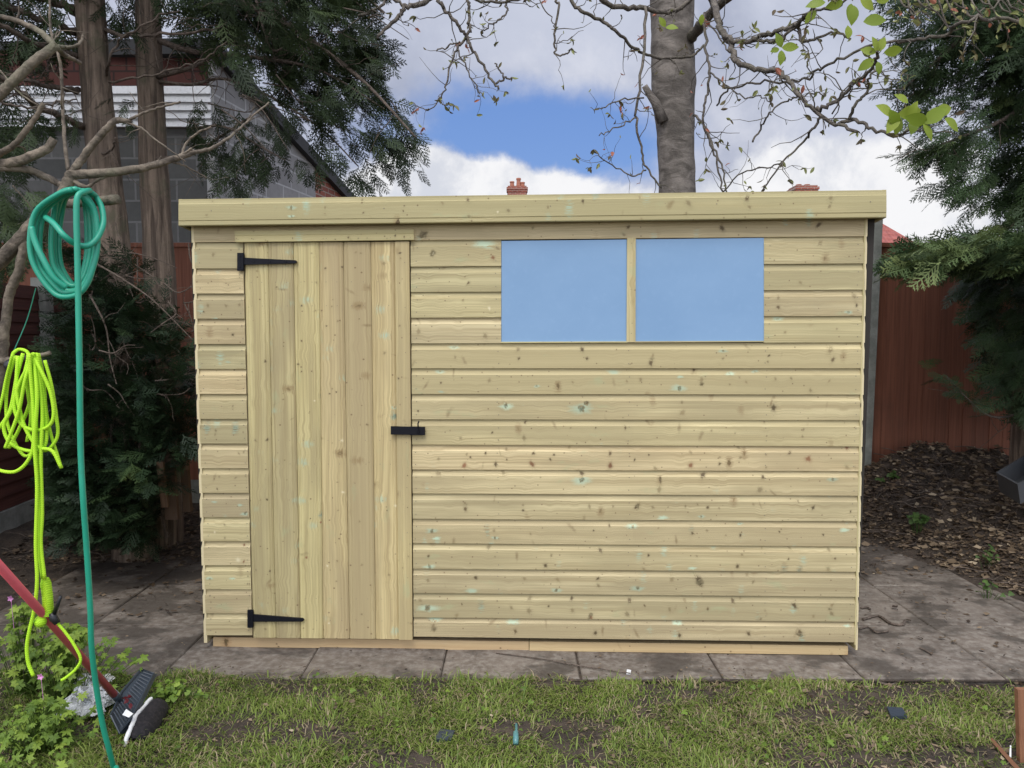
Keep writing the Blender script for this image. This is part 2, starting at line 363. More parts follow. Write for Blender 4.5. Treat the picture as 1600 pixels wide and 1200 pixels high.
# ------------------------------------------------------------------ shed
A0 = G(333, 1010); A1 = G(1325, 1023)
D_ = (A1-A0); D_.z = 0; D_.normalize(); NRM = Vector((D_.y, -D_.x, 0))   # towards the viewer
if NRM.y > 0: NRM = -NRM
OFF0 = A0.dot(NRM) + .030
def S(px, py, off=0.0):
    """the point of the shed's front plane seen at px, py; off metres in front of it"""
    d = ray(px, py); o = Vector((0, 0, CAM_H)); return o + d*((OFF0+off - o.dot(NRM))/d.dot(NRM))
def W(u, z, off=0.0):
    """shed coordinates: u along the front, z up, off outwards"""
    q = A0 + D_*u; q = q + NRM*(OFF0+off - q.dot(NRM)); q.z = z; return q
def U(p): return (p-A0).dot(D_)
lin = lambda x, x0, y0, x1, y1: y0+(y1-y0)*(x-x0)/(x1-x0)
xl = lambda y: lin(y, 352, 302.5, 1000, 322.5)
xd0 = lambda y: lin(y, 380, 380, 997, 395)
xd1 = lambda y: lin(y, 380, 640.5, 997, 645.5)
xr = lambda y: lin(y, 345, 1350.5, 1005, 1335)

shed = empty('garden_shed', (A0.x+1.5, A0.y+.9, 0), 'new pressure treated timber pent shed with a door and two blue windows', 'shed')
ID = [0]
def nid(): ID[0] += 1; return (ID[0]*0.61803) % 1.0
SHIP = [(0, 0), (.015, .0005), (.755, .0005), (.77, -.0012), (.80, -.0040), (.86, -.0066), (.93, -.0080), (1.0, -.0086)]
BOARDS = []
def board_h(mb, bl, br, tr, tl, prof=SHIP, thick=.014, base=0.0):
    """horizontal board between four pixels, given as (x,y)"""
    mb.b = nid(); n = len(prof); vs = []; uv = []
    BOARDS.append((mb, 'h', (bl, br, tr, tl), prof, base, mb.b, S))
    L0, L1 = S(*bl), S(*tl); R0, R1 = S(*br), S(*tr)
    off = rnd.uniform(0, 1)
    seg = 1
    for (a, b_, e) in ((L0, L1, 0), (R0, R1, 1)):
        for t, dpt in prof:
            p = a.lerp(b_, t); vs.append(p + NRM*(dpt+base)); uv.append((U(p), t*(L1-L0).length))
    for (a, b_) in ((L0, L1), (R0, R1)):
        for t in (0, 1):
            p = a.lerp(b_, t); vs.append(p+NRM*(base-thick)); uv.append((U(p), t*.12))
    fs = [(i, n+i, n+i+1, i+1) for i in range(n-1)]
    k = 2*n
    fs += [(k+2, k, k+1, k+3)[::-1], (k, k+2, n, 0), (n-1, 2*n-1, k+3, k+1)]
    mb.add(vs, fs, uv, 0)
    mb.add([vs[i] for i in list(range(n))+[k+1, k]], [tuple(range(n+2))], [(0, 0)]*(n+2), 1)
    mb.add([vs[n+i] for i in range(n)]+[vs[k+3], vs[k+2]], [tuple(range(n+2))[::-1]], [(0, 0)]*(n+2), 1)
def nail(mb, px, py, off=.0016, r=.0022):
    c = S(px, py, off); u = D_*r; w = Vector((0, 0, r)); b0 = mb.b
    mb.add([c+u*math.cos(a)+w*math.sin(a) for a in [k*math.pi/3 for k in range(6)]]+[c-NRM*.004], [tuple(range(6)), (0, 1, 6), (1, 2, 6), (2, 3, 6), (3, 4, 6), (4, 5, 6), (5, 0, 6)], mi=2)

Lj = [341, 379, 420, 459, 498.5, 538, 577, 616, 655, 693.5, 732, 770.6, 808.7, 846, 883.5, 921, 958.6, 993]
Mj = [338, 375.5, 417, 457, 497, 537, 576, 616, 655.5, 695, 734, 771.4, 811, 849, 889, 927, 965, 995]
Rj = [331, 369.5, 412, 453, 494, 535.6, 576, 617, 657, 698, 736.7, 775, 815, 854.5, 894, 933, 972, 1004]
cl = MB()
g = .35   # joint gap in pixels
for i in range(17):
    yt, yb = Lj[i], Lj[i+1]-g
    if i == 0:
        board_h(cl, (xl(yb), yb), (xr(Rj[1]), Rj[1]-g), (xr(331), 331), (xl(yt), yt), prof=[(0, 0), (.02, .0005), (1, .0005)])
    else:
        board_h(cl, (xl(yb), yb), (xd0(yb)-1, yb), (xd0(yt)-1, yt), (xl(yt), yt))
        for py in (lin(.25, 0, yt, 1, yb), lin(.78, 0, yt, 1, yb)):
            nail(cl, xl(py)+6+rnd.random()*3, py); nail(cl, xd0(py)-7+rnd.random()*3, py)
for i in range(1, 17):
    a0, a1, c0, c1 = Mj[i], Mj[i+1]-g, Rj[i], Rj[i+1]-g
    def yy(x, s, e): return lin(x, 645, s, 1345, e)
    if i <= 4:
        w0 = 783; w1 = 1194
        board_h(cl, (xd1(a1)+1, a1), (w0, yy(w0, a1, c1)), (w0, yy(w0, a0, c0)), (xd1(a0)+1, a0))
        x1 = lambda y: xr(y)
        board_h(cl, (w1, yy(w1, a1, c1)), (x1(c1), c1), (x1(c0), c0), (w1, yy(w1, a0, c0)))
        cols = (651, 775, 1202, 1341)
    else:
        board_h(cl, (xd1(a1)+1, a1), (xr(c1), c1), (xr(c0), c0), (xd1(a0)+1, a0))
        cols = (650, 778, 983, 1196, xr(c1)-6)
    for x in cols:
        for t in (.3, .8):
            nail(cl, x+rnd.uniform(-1.5, 1.5), lin(t, 0, yy(x, a0, c0), 1, yy(x, a1, c1))+rnd.uniform(-1, 1))

def inpoly(x, y, poly):
    c = False; n = len(poly)
    for i in range(n):
        (x1, y1), (x2, y2) = poly[i], poly[(i+1) % n]
        if (y1 > y) != (y2 > y) and x < (x2-x1)*(y-y1)/(y2-y1)+x1: c = not c
    return c
KCOL = {'b': (.17, .125, .058), 'd': (.105, .074, .036), 'r': (.21, .10, .048), 'g': (.40, .55, .40), 'p': (.78, .70, .46)}
def knot(mb_set, px, py, r, kind):
    """a knot lying in the face of whichever board shows at this place"""
    for rec in BOARDS:
        mb, o, (bl, br, tr, tl), prof, base, bid, Sf = rec
        if mb not in mb_set or not inpoly(px, py, (bl, br, tr, tl)): continue
        hh = (Sf(*tl)-Sf(*bl)).length
        def at(x, y):
            if o == 'h':
                sx = (x-bl[0])/(br[0]-bl[0]); y0 = bl[1]+(br[1]-bl[1])*sx; y1 = tl[1]+(tr[1]-tl[1])*sx; t_ = (y0-y)/(y0-y1)
            else:
                sy = (bl[1]-y)/(bl[1]-tl[1]); x0 = bl[0]+(tl[0]-bl[0])*sy; x1 = br[0]+(tr[0]-br[0])*sy; t_ = (x-x0)/(x1-x0)
            return t_
        def vert(x, y):
            if o == 'h': x = min(max(x, max(bl[0], tl[0])+.5), min(br[0], tr[0])-.5)
            else: y = min(max(y, tl[1]+.5), bl[1]-.5)
            t_ = at(x, y); tc = min(.985, max(.015, t_))
            if tc != t_:
                if o == 'h': y = y+(t_-tc)*(bl[1]-tl[1])
                else: x = x-(t_-tc)*(br[0]-bl[0])
            d = 0
            for (a, da), (b_, db) in zip(prof[:-1], prof[1:]):
                if a <= tc <= b_: d = da+(db-da)*(tc-a)/(b_-a+1e-9)
            p = Sf(x, y)+NRM*(d+base+.0005)
            return p, ((U(p), tc*hh) if o == 'h' else (p.z, tc*.1))
        mb.b = bid; N = 14; an = rnd.uniform(-.9, .9); el_ = rnd.uniform(1.0, 1.7); rings = ((.0, 1.0), (.42, .95 if kind != 'p' else .7), (.72, .40), (1.05, .17), (1.6, 0))
        if kind == 'g': rings = ((0, .8), (.5, .75), (.9, .45), (1.5, 0))
        vs = []; uv = []; ks = []; ph = [rnd.uniform(.72, 1.28) for _ in range(N)]
        c = vert(px, py); vs.append(c[0]); uv.append(c[1]); ks.append(rings[0][1])
        for rr_, kv in rings[1:]:
            for k in range(N):
                a = 2*math.pi*k/N; ex_, ey_ = math.cos(a)*rr_*r*ph[k], math.sin(a)*rr_*r*el_*ph[k]
                if kind == 'g': ex_ *= 1.9; ey_ *= .75/el_*1.0
                if o == 'v' and kind != 'g': ex_, ey_ = ey_*.85, ex_*1.0
                x = px+ex_*math.cos(an)-ey_*math.sin(an) if kind != 'g' else px+ex_; y = py+ex_*math.sin(an)+ey_*math.cos(an) if kind != 'g' else py+ey_
                q = vert(x, y); vs.append(q[0]); uv.append(q[1]); ks.append(kv)
        fs = [(0, 1+(k+1) % N, 1+k) for k in range(N)]
        for j in range(len(rings)-2):
            for k in range(N): a0 = 1+j*N; b0 = a0+N; fs.append((a0+k, a0+(k+1) % N, b0+(k+1) % N, b0+k))
        n0 = mb.add(vs, fs, uv, 0); kc = KCOL[kind]; jt = rnd.uniform(.8, 1.4)
        for i_, kv in enumerate(ks): mb.kn[n0+i_] = kv*(.95 if kind in 'dr' else .62 if kind == 'b' else .8); mb.kc[n0+i_] = tuple(min(.9, q_*(jt if kind != 'p' else 1)) for q_ in kc)
        if kind == 'g' and rnd.random() < .6: knot(mb_set, px+rnd.uniform(-1, 1), py+rnd.uniform(-1, 1), r*.35, 'b')
        return
def knots(mb_set, ox, oy, sc_, txt):
    for tok in txt.split():
        k = tok[-1] if tok[-1].isalpha() else 'b'; x, y, r_ = (float(q) for q in tok.rstrip('bdrgp').split(',')); knot(mb_set, ox+x/sc_, oy+y/sc_, r_/sc_*(.80 if k != 'g' else .95), k)
K7 = """100,45,8g 103,80,5d 103,110,5g 262,73,9 418,92,6g 536,78,5 672,45,10g 715,75,5 760,70,8 890,60,6g 886,98,14g 960,70,10 962,85,6d 1055,50,8g 1053,85,5 1085,62,6 1107,78,7 1137,43,6g 1203,68,6 1255,66,6 1380,74,6 1318,105,9
28,173,6d 318,158,12g 565,165,20g 583,145,7d 895,145,8 897,178,14 1200,128,9 1197,162,13d 133,237,4 168,262,9 272,244,5d 293,270,4 380,210,7d 376,262,11 530,228,4 612,228,5d 709,228,6d 993,238,6 1070,246,4 1168,210,6 1295,234,6 1292,257,6 1174,255,5
95,330,8 188,315,6 180,352,12r 200,325,5d 250,311,6d 283,348,9d 318,298,8 320,333,5d 407,312,9d 402,347,11r 463,332,6d 475,317,6d 525,293,9 660,312,9d 660,352,12r 740,333,5d 787,317,4d 808,362,9 924,308,8 924,352,13r 1020,325,6 1020,347,7d 1088,326,8 1082,293,9 1172,317,5 1172,358,6 1250,311,7d 1311,330,15r 1378,318,4 1440,293,9r 1438,358,10
95,380,12 308,375,11 431,391,5 566,378,10d 566,402,16g 824,392,7d 824,402,5d 820,432,12 965,385,12d 1162,390,11d 1390,398,9g 1152,432,14 182,475,7 183,495,10d 373,483,6 373,500,6d 592,487,8 669,486,7 755,480,10 744,490,8d 800,490,7 850,489,4 907,486,7 947,480,5 980,490,8d 1018,492,6 1130,480,7 1278,470,7 1327,491,9d 832,524,8g 960,520,6g 1450,503,5d
75,567,10g 88,592,7g 278,566,8 282,590,6g 398,577,6 605,566,5d 657,550,5d 733,553,10g 818,558,5 930,575,7d 978,566,8 1040,582,5 1088,581,6d 1216,570,5d 1360,580,5d 1430,565,9g 1088,545,5g 62,650,7d 260,622,12 65,685,10g 281,652,4 466,648,6 447,682,10d 628,632,9d 786,648,7d 945,650,5 930,690,7g 1093,645,6 1078,684,9d 1252,625,7 1246,660,6d 1380,630,10 1399,658,6d 1376,693,11 770,692,7 1160,625,5
60,730,9 217,721,10d 205,765,10g 378,724,9 487,727,9 484,763,9g 619,724,7d 621,747,9 750,757,11g 862,727,12 950,725,15d 958,745,10d 1110,712,9 1130,735,7 35,795,9 60,822,16g 172,808,4d 155,845,9 288,797,4 335,820,8 395,790,10 392,830,13 457,815,5d 533,790,9d 535,828,9 593,845,8 597,852,8r 715,840,14 723,797,10d 773,813,5d 855,825,9 905,795,9 910,820,4d 980,824,6d 1063,798,10d 1088,790,7 1155,857,7 1265,812,11d 1328,848,7 1390,810,9 1388,840,10
82,858,12g 78,880,10 80,893,8 337,868,10g 348,898,8d 612,903,10d 880,870,10g 888,911,9d 1115,906,9d 1283,900,12d 1282,912,8 1440,880,6g"""
K6 = """45,180,14d 405,160,8 720,157,9d 705,183,9 1027,160,12d 1345,150,11d 78,245,8 245,213,18g 275,258,11r 290,228,8 193,341,7d 175,398,8 262,425,6p 248,515,14 30,500,12 1350,210,11 1285,340,8 1212,390,8 1212,421,9d 1463,385,13 1470,415,7d 1444,438,7g 1213,458,9g 1235,503,7 1405,492,5 146,553,8g 150,585,6 357,560,10 360,590,7d 568,560,12d 583,590,8d 800,580,7 793,605,12d 1030,565,8g 1030,590,6 1182,580,6d 1178,600,5 1385,562,12 1392,593,9d 725,608,4"""
K3 = "235,440,14 165,560,5 388,570,6 205,735,14 310,735,12 388,730,13 180,770,8d 348,905,12d 320,870,9 400,855,7 1450,330,20 1510,430,14p 1505,425,7"
K4 = "257,22,9g 288,290,9 288,310,7 185,440,10 180,465,8 352,450,7 325,580,12 355,570,9 205,720,8 305,728,9 193,795,7d 365,717,7 175,875,9g"
K5 = "238,155,9 240,235,9 178,200,9p 355,280,12r 355,380,10r 320,370,20p 145,482,11g 288,484,9g 380,470,9 380,515,8 155,627,8 148,590,7 360,90,14g 330,35,10g"
knots([cl], 640, 560, 2.105, K7); knots([cl], 640, 280, 2.105, K6); knots([cl], 270, 280, 3.72, K3); knots([cl], 290, 560, 3.902, K4); knots([cl], 290, 780, 3.902, K5)
cl.build('front_cladding', [M_CLAD, M_ENDG, M_NAIL], shed)

# corner battens (the ends of the side walls' boards, seen from the front)
DEPTH = 1.83
def side_wall(name, sgn):
    mb = MB()
    for i in range(17):
        ys = (Lj if sgn < 0 else Rj); f = xl if sgn < 0 else (lambda y: xr(y)+3)
        t_, b_ = S(f(ys[i]), ys[i]), S(f(ys[i+1]), ys[i+1])
        if i == 16: b_.z -= .035
        mb.b = nid(); h = t_.z-b_.z
        drop = .0
        prof = [(0, .0115), (.72, .0115), (.80, .009), (.90, .006), (1, .005)]
        vs = []
        for back in (0, DEPTH):
            for t, o in prof+[(1, -.004), (0, -.004)]:
                p = b_.lerp(t_, t) + D_*sgn*(o if sgn < 0 else o*.55) - NRM*back + NRM*(0.0); p.z -= back*.09*(0.6); vs.append(p)
        n = 7
        fs = [(k, (k+1) % n, n+(k+1) % n, n+k) for k in range(n)]
        uv = [(back, t*h) for back in (0, DEPTH) for t in (0, .72, .8, .9, 1, 1, 0)]
        mb.add(vs, fs, uv, 0); mb.add(vs[:n], [tuple(range(n))[::-1]], [(0, 0)]*n, 1)
    return mb.build(name, [M_CLAD, M_ENDG], shed)
side_wall('side_cladding', -1); side_wall('side_cladding', 1)
# right hand corner batten, door frame uprights
mb = MB()
mb.b = nid(); q = [S(xr(1008)+.3, 1008), S(xr(1008)+3, 1008), S(xr(336)+3, 336), S(xr(336)+.3, 336)]
mb.hexa(q, -NRM*.03, uvs=[(0, 0), (.0, .02), (2, .02), (2, 0)]); mb.build('corner_batten', M_TRIM, shed)
# carcase: back wall, floor, lining, so that no light comes through
mb = MB()
Lb, Rb = U(S(xl(1000), 1000))+.01, U(S(xr(1000), 1000))-.0
zt = S(640, 345).z
for (a, b_) in (((Lb, -.018), (Rb, -.024)),):
    mb.hexa([W(Lb-.03, .075, -.0165), W(Rb+.02, .075, -.0165), W(Rb+.04, zt, -.0165), W(Lb-.04, zt, -.0165)], -NRM*.012)
mb.build('inner_lining', M_GAP, shed)
mb = MB(); mb.b = nid()
mb.hexa([W(Lb-.03, .06, -DEPTH), W(Rb+.02, .06, -DEPTH), W(Rb+.02, zt-.11, -DEPTH), W(Lb-.03, zt-.11, -DEPTH)], -NRM*.014, uvs=[(0, 0), (3, 0), (3, 2), (0, 2)])
mb.build('back_wall', M_CLAD, shed)
mb = MB(); mb.hexa([W(Lb, .058, -.03), W(Rb, .058, -.03), W(Rb, .074, -.03), W(Lb, .074, -.03)], -NRM*(DEPTH-.04)); mb.build('floor_panel', M_GAP, shed)
# roof (falls to the back) with felt
mb = MB()
fl, fr = S(284, 318, .035), S(1380, 303, .035)
vs = []
for p in (fl, fr):
    for back in (0, DEPTH+.17):
        q = p - NRM*back; q.z -= back*.058
        vs += [q, q-Vector((0, 0, .028))]
mb.add(vs, [(0, 2, 6, 4), (1, 5, 7, 3), (0, 4, 5, 1), (2, 3, 7, 6), (0, 1, 3, 2), (4, 6, 7, 5)])
mb.build('roof', M_FELT, shed)
# fascia: profiled board with a fine shadow line near its lower edge
mb = MB()
prof = [(0, -.003), (.03, 0), (.17, 0), (.175, -.0022), (.19, -.0022), (.2, .001), (.80, .001), (.83, -.003), (.93, -.005), (1, -.005)]
_S = S
def S2(px, py, off=0.0): return _S(px, py, off+.052)
S = S2
board_h(mb, (279, 353), (1385, 340), (1385, 296.5), (279, 311), prof=prof, thick=.018)
for x in (330, 600, 860, 1120, 1360): nail(mb, x, lin(x, 279, 330, 1385, 315), .0022, .0026)
knots([mb], 640, 280, 2.105, '108,78,8 192,68,8d 195,122,8 325,103,9 290,108,5p 570,72,8d 455,92,8 763,130,6 757,60,7 918,80,12 1110,62,12d 1118,92,8 1385,62,9 1380,90,9 910,112,7'); knots([mb], 270, 280, 3.72, '690,165,14g 690,215,10g 885,165,11 885,200,8 1108,195,9d 1100,120,10 1345,155,7d 1340,185,7d 197,210,12 228,128,8')
S = _S
mb.build('fascia', [M_TRIM, M_ENDG, M_NAIL], shed)
mb = MB(); mb.b = nid()   # soffit batten behind the fascia
a, b_ = S(290, 350, .034), S(1376, 337, .034); c_, d_ = S(1376, 318, .034), S(290, 330, .034)
mb.hexa([a, b_, c_, d_], -NRM*.034); mb.build('roof_batten', M_TRIM, shed)
# side fascias
for sx, px0, pt, pb in ((-1, 279, 311, 353), (1, 1385, 296.5, 340)):
    mb = MB(); mb.b = nid(); t_, b_ = S(px0, pt, .033), S(px0, pb, .033)
    t_ -= D_*sx*.0; vs = []
    for back in (0, DEPTH+.2):
        for q, i_ in ((b_, 0), (b_, 1), (t_, 1), (t_, 0)):
            p = q - NRM*back - D_*sx*.016*i_; p.z -= back*.058; vs.append(p)
    mb.add(vs, [(0, 1, 2, 3), (4, 7, 6, 5), (0, 4, 5, 1), (1, 5, 6, 2), (2, 6, 7, 3), (3, 7, 4, 0)], [(0, 0), (0, .02), (0, .1), (0, .12), (2, 0), (2, .02), (2, .1), (2, .12)])
    mb.build('side_fascia', M_TRIM, shed)
# door
door = MB()
tx = [380.8, 418, 458, 498, 536, 579, 617, 640]; bx_ = [395.2, 431, 469, 505, 546, 587, 623, 645.2]
DP = [(0, -.0052), (.07, 0), (.13, .0), (.14, -.0014), (.165, -.0014), (.175, 0), (.82, 0), (.83, -.0014), (.86, -.0014), (.87, 0), (.93, 0), (1, -.0052)]
S_ = S
for i in range(7):
    last = i == 6
    yT = lin(i, 0, 379.5, 7, 377.5); yB0, yB1 = lin(i, 0, 996, 7, 999), lin(i+1, 0, 996, 7, 999)
    prof = [(0, 0), (.04, .0015), (.96, .0015), (1, 0)] if last else DP
    base = .006 if last else .002
    door.b = nid(); n = len(prof); vs = []; uv = []; BOARDS.append((door, 'v', ((bx_[i], yB0), (bx_[i+1], yB1), (tx[i+1], yT), (tx[i], yT)), prof, base, door.b, S))
    for (q0, q1) in (((bx_[i]+.3, yB0), (bx_[i+1]-.3, yB1)), ((tx[i]+.3, yT), (tx[i+1]-.3, yT-.3))):
        a, b_ = S(*q0), S(*q1)
        for t, o in prof: p = a.lerp(b_, t); vs.append(p+NRM*(o+base)); uv.append((p.z, t*.1))
    for (q0, q1) in (((bx_[i]+.3, yB0), (bx_[i+1]-.3, yB1)), ((tx[i]+.3, yT), (tx[i+1]-.3, yT-.3))):
        a, b_ = S(*q0), S(*q1); vs += [a-NRM*.012, b_-NRM*.012]; uv += [(a.z, 0), (b_.z, .1)]
    k = 2*n
    door.add(vs, [(j, j+1, n+j+1, n+j) for j in range(n-1)] + [(k, 0, n, k+2), (n-1, k+1, k+3, 2*n-1), tuple([k]+[k+1]+list(range(n-1, -1, -1))), tuple([k+3, k+2]+list(range(n, 2*n)))], uv, 0)
    for r_ in (.10, .16, .5, .56, .9, .955):
        if not last:
            for sx in (.28, .72): nail(door, lin(r_, 0, lin(sx, 0, tx[i], 1, tx[i+1]), 1, lin(sx, 0, bx_[i], 1, bx_[i+1])), lin(r_, 0, yT, 1, yB0), .0035, .0016)
for r_ in np.linspace(.05, .96, 9): nail(door, lin(r_, 0, 632, 1, 638), lin(r_, 0, 379, 1, 998), .0088, .0018)
knots([door], 270, 280, 3.72, '490,535,12 605,627,7d 887,518,10d 985,510,10d 1065,425,9 1093,430,7 1228,490,16 1322,430,10d 1325,460,9 835,600,12 750,735,9d 895,853,6d 925,740,9 830,762,6 1085,812,5d 1320,852,13 750,940,9d 1335,580,5 1232,1010,16 930,700,6 960,825,10 645,970,4d 935,935,4d 765,595,5 808,430,7')
knots([door], 290, 560, 3.902, '487,18,14d 687,35,10d 708,80,8d 770,78,8d 1065,125,11 1300,122,10d 595,215,6 597,250,8 787,258,8p 880,215,9d 920,205,9d 895,185,8 757,325,4d 1110,405,12 1065,405,7 1345,402,6 500,495,13d 428,500,12 895,515,6 955,500,12p 1355,712,5d 772,752,4d 925,755,8 960,815,13p 498,860,12d 457,863,6 633,862,5 897,850,5d 1275,300,14g 1225,905,8 1355,907,5d 605,620,6 618,740,5')
knots([door], 290, 780, 3.902, '1062,135,10 930,68,7 762,118,6d 825,140,12r 663,200,8 737,355,13r 925,375,10 1075,400,11 865,405,13p 515,437,11d 430,430,8 922,500,8 1240,460,12 915,265,5 625,570,7 1075,700,11 625,712,8 487,790,11 840,797,9r 875,755,8p 1360,345,8 1325,415,6 720,785,6r 1370,270,4d 1280,40,13p')
dobj = door.build('door', [M_DOOR, M_ENDG, M_NAIL], shed)
# lintel strip over door
mb = MB(); mb.b = nid()
S = lambda a, b, c=0.0: _S(a, b, c+.0155)
board_h(mb, (368, 378.5), (646.5, 375), (646.5, 358.5), (366.5, 360.5), prof=[(0, 0), (.04, .001), (.5, .001), (.55, -.0008), (.62, .0005), (.96, .001), (1, 0)], thick=.015)
knots([mb], 270, 280, 3.72, '370,345,6 460,345,4d 540,355,7 697,342,4d 875,345,4 1020,340,7d 945,350,5d 1078,345,6 1130,342,5 1293,328,9d 1345,335,7d 1245,345,5 470,300,10')
S = _S
for x in (372, 396, 457, 510, 560, 610, 641): nail(mb, x, lin(x, 366, 374, 646, 371), .0178, .0016)
mb.build('door_cover_strip', [M_TRIM, M_ENDG, M_NAIL], shed)
# hinges
def hinge(plate, strap):
    mb = MB()
    x0, y0, x1, y1 = plate
    mb.hexa([S(x0, y1, .012), S(x1, y1, .012), S(x1, y0, .012), S(x0, y0, .012)], -NRM*.0095)
    (a, b_, c_, d_) = strap   # x0, ymid0, x1, ymid1
    ym0, ym1 = b_, d_; w0, w1 = 5.6, 2.4
    pts = [(a-1, ym0+w0), (lin(.97, 0, a, 1, c_), ym1+w1), (c_, ym1), (lin(.97, 0, a, 1, c_), ym1-w1), (a-1, ym0-w0)]
    vs = [S(x, y, .0145) for x, y in pts]; n = len(vs); vs += [v-NRM*.010 for v in vs]
    mb.add(vs, [tuple(range(n)), tuple(range(n, 2*n))[::-1]]+[(k, (k+1) % n, n+(k+1) % n, n+k)[::-1] for k in range(n)])
    mb.tube([S(x1-1, y1-2, .015), S(x1-1, y0+2, .015)], .0055, 8)
    for k in range(3):
        p = S(lin(k+.7, 0, a, 3.4, c_), lin(k+.7, 0, ym0, 3.4, ym1), .0145); mb.tube([p, p+NRM*.0022], [.0042, .003], 8)
    for k in (.2, .8):
        p = S((x0+x1)/2-1, lin(k, 0, y0, 1, y1), .012); mb.tube([p, p+NRM*.002], [.0042, .003], 8)
    return mb.build('hinge', M_IRON, dobj)
hinge((370.5, 395, 380.5, 423), (380, 408, 464, 409)); hinge((386.5, 953.5, 395, 981), (395, 966, 475, 969))
mb = MB()
mb.hexa([S(610.5, 679, .022), S(653, 679.5, .022), S(653, 667, .022), S(610.5, 666, .022)], -NRM*.006)
mb.hexa([S(641, 680, .019), S(663.5, 680, .019), S(663.5, 667.5, .019), S(641, 667, .019)], -NRM*.017)
mb.hexa([S(612, 677, .0145), S(636, 677, .0145), S(636, 668, .0145), S(612, 668, .0145)], -NRM*.006)
mb.tube([S(653.5, 668, .026), S(653, 662, .028), S(654.5, 658, .028)], .0032, 8)
mb.tube([S(653, 671, .026), S(653.6, 677, .026)], .004, 8)
mb.build('hasp', M_IRON, dobj)
# windows
def window(x0, x1, yt0, yt1, yb0, yb1):
    mb = MB(); q = [S(x0, yb0, -.0035), S(x1, yb1, -.0035), S(x1-.2, yt1, -.0035), S(x0+.2, yt0, -.0035)]
    n = 14; vs = []
    for j in range(n+1):
        for i in range(n+1):
            p = q[0].lerp(q[1], i/n).lerp(q[3].lerp(q[2], i/n), j/n)
            w = .0012*mnoise.noise(p*2.3); vs.append(p+NRM*w)
    mb.add(vs, [(j*(n+1)+i, j*(n+1)+i+1, (j+1)*(n+1)+i+1, (j+1)*(n+1)+i) for j in range(n) for i in range(n)])
    fr = MB(); e = 2.0
    o = mb.build('window', M_PANE, shed, smooth=True)
    # thin timber stop round the pane
    fr.b = nid()
    for (a, b_) in (((x0, yb0), (x1, yb1)),):
        fr.hexa([S(x0-.5, yb0+1.0, .0035), S(x1+.5, yb1+1.0, .0035), S(x1+.5, yb1-.9, .0035), S(x0-.5, yb0-.9, .0035)], -NRM*.012, uvs=[(0, 0), (.6, 0), (.6, .01), (0, .01)])
    fr.build('bottom_bead', M_TRIM, o)
    return o
window(783.4, 979.5, 376.5, 374.2, 535, 534.2); window(993, 1193.6, 374, 371.6, 534.2, 533.4)
mb = MB(); mb.b = nid()
mb.hexa([S(979, 535, .003), S(993, 535, .003), S(993.5, 371.5, .003), S(980, 371.7, .003)], -NRM*.016, uvs=[(0, 0), (0, .03), (.5, .03), (.5, 0)])
for y in (380, 411, 452, 505, 521): nail(mb, 987+rnd.uniform(-2, 2), y, .0036, .0018)
mb.build('window_mullion', [M_TRIM, M_ENDG, M_NAIL], shed)
# bearers under the shed
for i, (x0, x1) in enumerate(((333, 826.3), (827.3, 1325))):
    mb = MB(); mb.b = nid()
    yb = lambda x: lin(x, 333, 1010.4, 1325, 1023.4); yt = lambda x: lin(x, 333, 995.5, 1325, 1009)
    o_ = -.030 if i == 0 else -.026
    q = [S(x0, yb(x0), o_), S(x1, yb(x1), o_), S(x1, yt(x1), o_), S(x0, yt(x0), o_)]
    mb.hexa(q, -NRM*.06, uvs=[(0, 0), (1.5, 0), (1.5, .05), (0, .05)]); mb.build('bearer', M_BEARER, shed)
mb = MB()
for k in range(3):
    off = -.5-.6*k; mb.b = nid(); mb.hexa([W(.02, 0, off), W(2.95, 0, off), W(2.95, .055, off), W(.02, .055, off)], -NRM*.06)
mb.build('rear_bearers', M_BEARER, shed)

# ------------------------------------------------------------------ ground, paving, mound
def hmound(x, y):
    xb = 2.72-.22*(y-4.1)
    d = max(0, min(1, (x-xb)/1.0)) if y > 3.3 else max(0, min(1, (x-3.1)/1.0))
    h = .36*d*d*(3-2*d)
    e = max(0, min(1, (y-5.15)/1.2)); 
    if x > 1.4: h += .13*e*e*(3-2*e)*(1-.4*d)
    return h
def hground(x, y):
    n = mnoise.fractal(Vector((x*2.2, y*2.2, 0)), 1, 2, 4)
    return hmound(x, y)*(1+.35*n) + (.02*n if hmound(x, y) > .01 or x < -2.0 else 0)
gm = MB(); gs = 90
gm.add([(-260, -60, -.05), (260, -60, -.05), (260, 420, -.05), (-260, 420, -.05)], [(0, 1, 2, 3)])
tag(gm.build('ground', M_SOIL), kind='structure')
def patch(name, x0, x1, y0, y1, nx, ny, hf, m):
    b = MB(); vs = [(x0+(x1-x0)*i/nx, y0+(y1-y0)*j/ny, 0) for j in range(ny+1) for i in range(nx+1)]
    vs = [(x, y, hf(x, y)) for x, y, _ in vs]
    b.add(vs, [(j*(nx+1)+i, j*(nx+1)+i+1, (j+1)*(nx+1)+i+1, (j+1)*(nx+1)+i) for j in range(ny) for i in range(nx)])
    return b.build(name, m, smooth=True)
tag(patch('soil_mound', 1.55, 5.6, 3.25, 6.75, 110, 95, lambda x, y: hground(x, y)-.012-(0.02 if hmound(x, y) < .005 else 0), M_SOIL), kind='structure')
def hleft(x, y):
    return -.02+.05*max(0, min(1, (y-4.9)/.4))*(1+.6*mnoise.fractal(Vector((x*3, y*3, 5)), 1, 2, 4)) + .06*max(0, min(1, (-2.9-x)/.4))
tag(patch('soil_bed', -5.2, -1.2, 3.2, 7.4, 90, 90, hleft, M_SOIL), kind='structure')
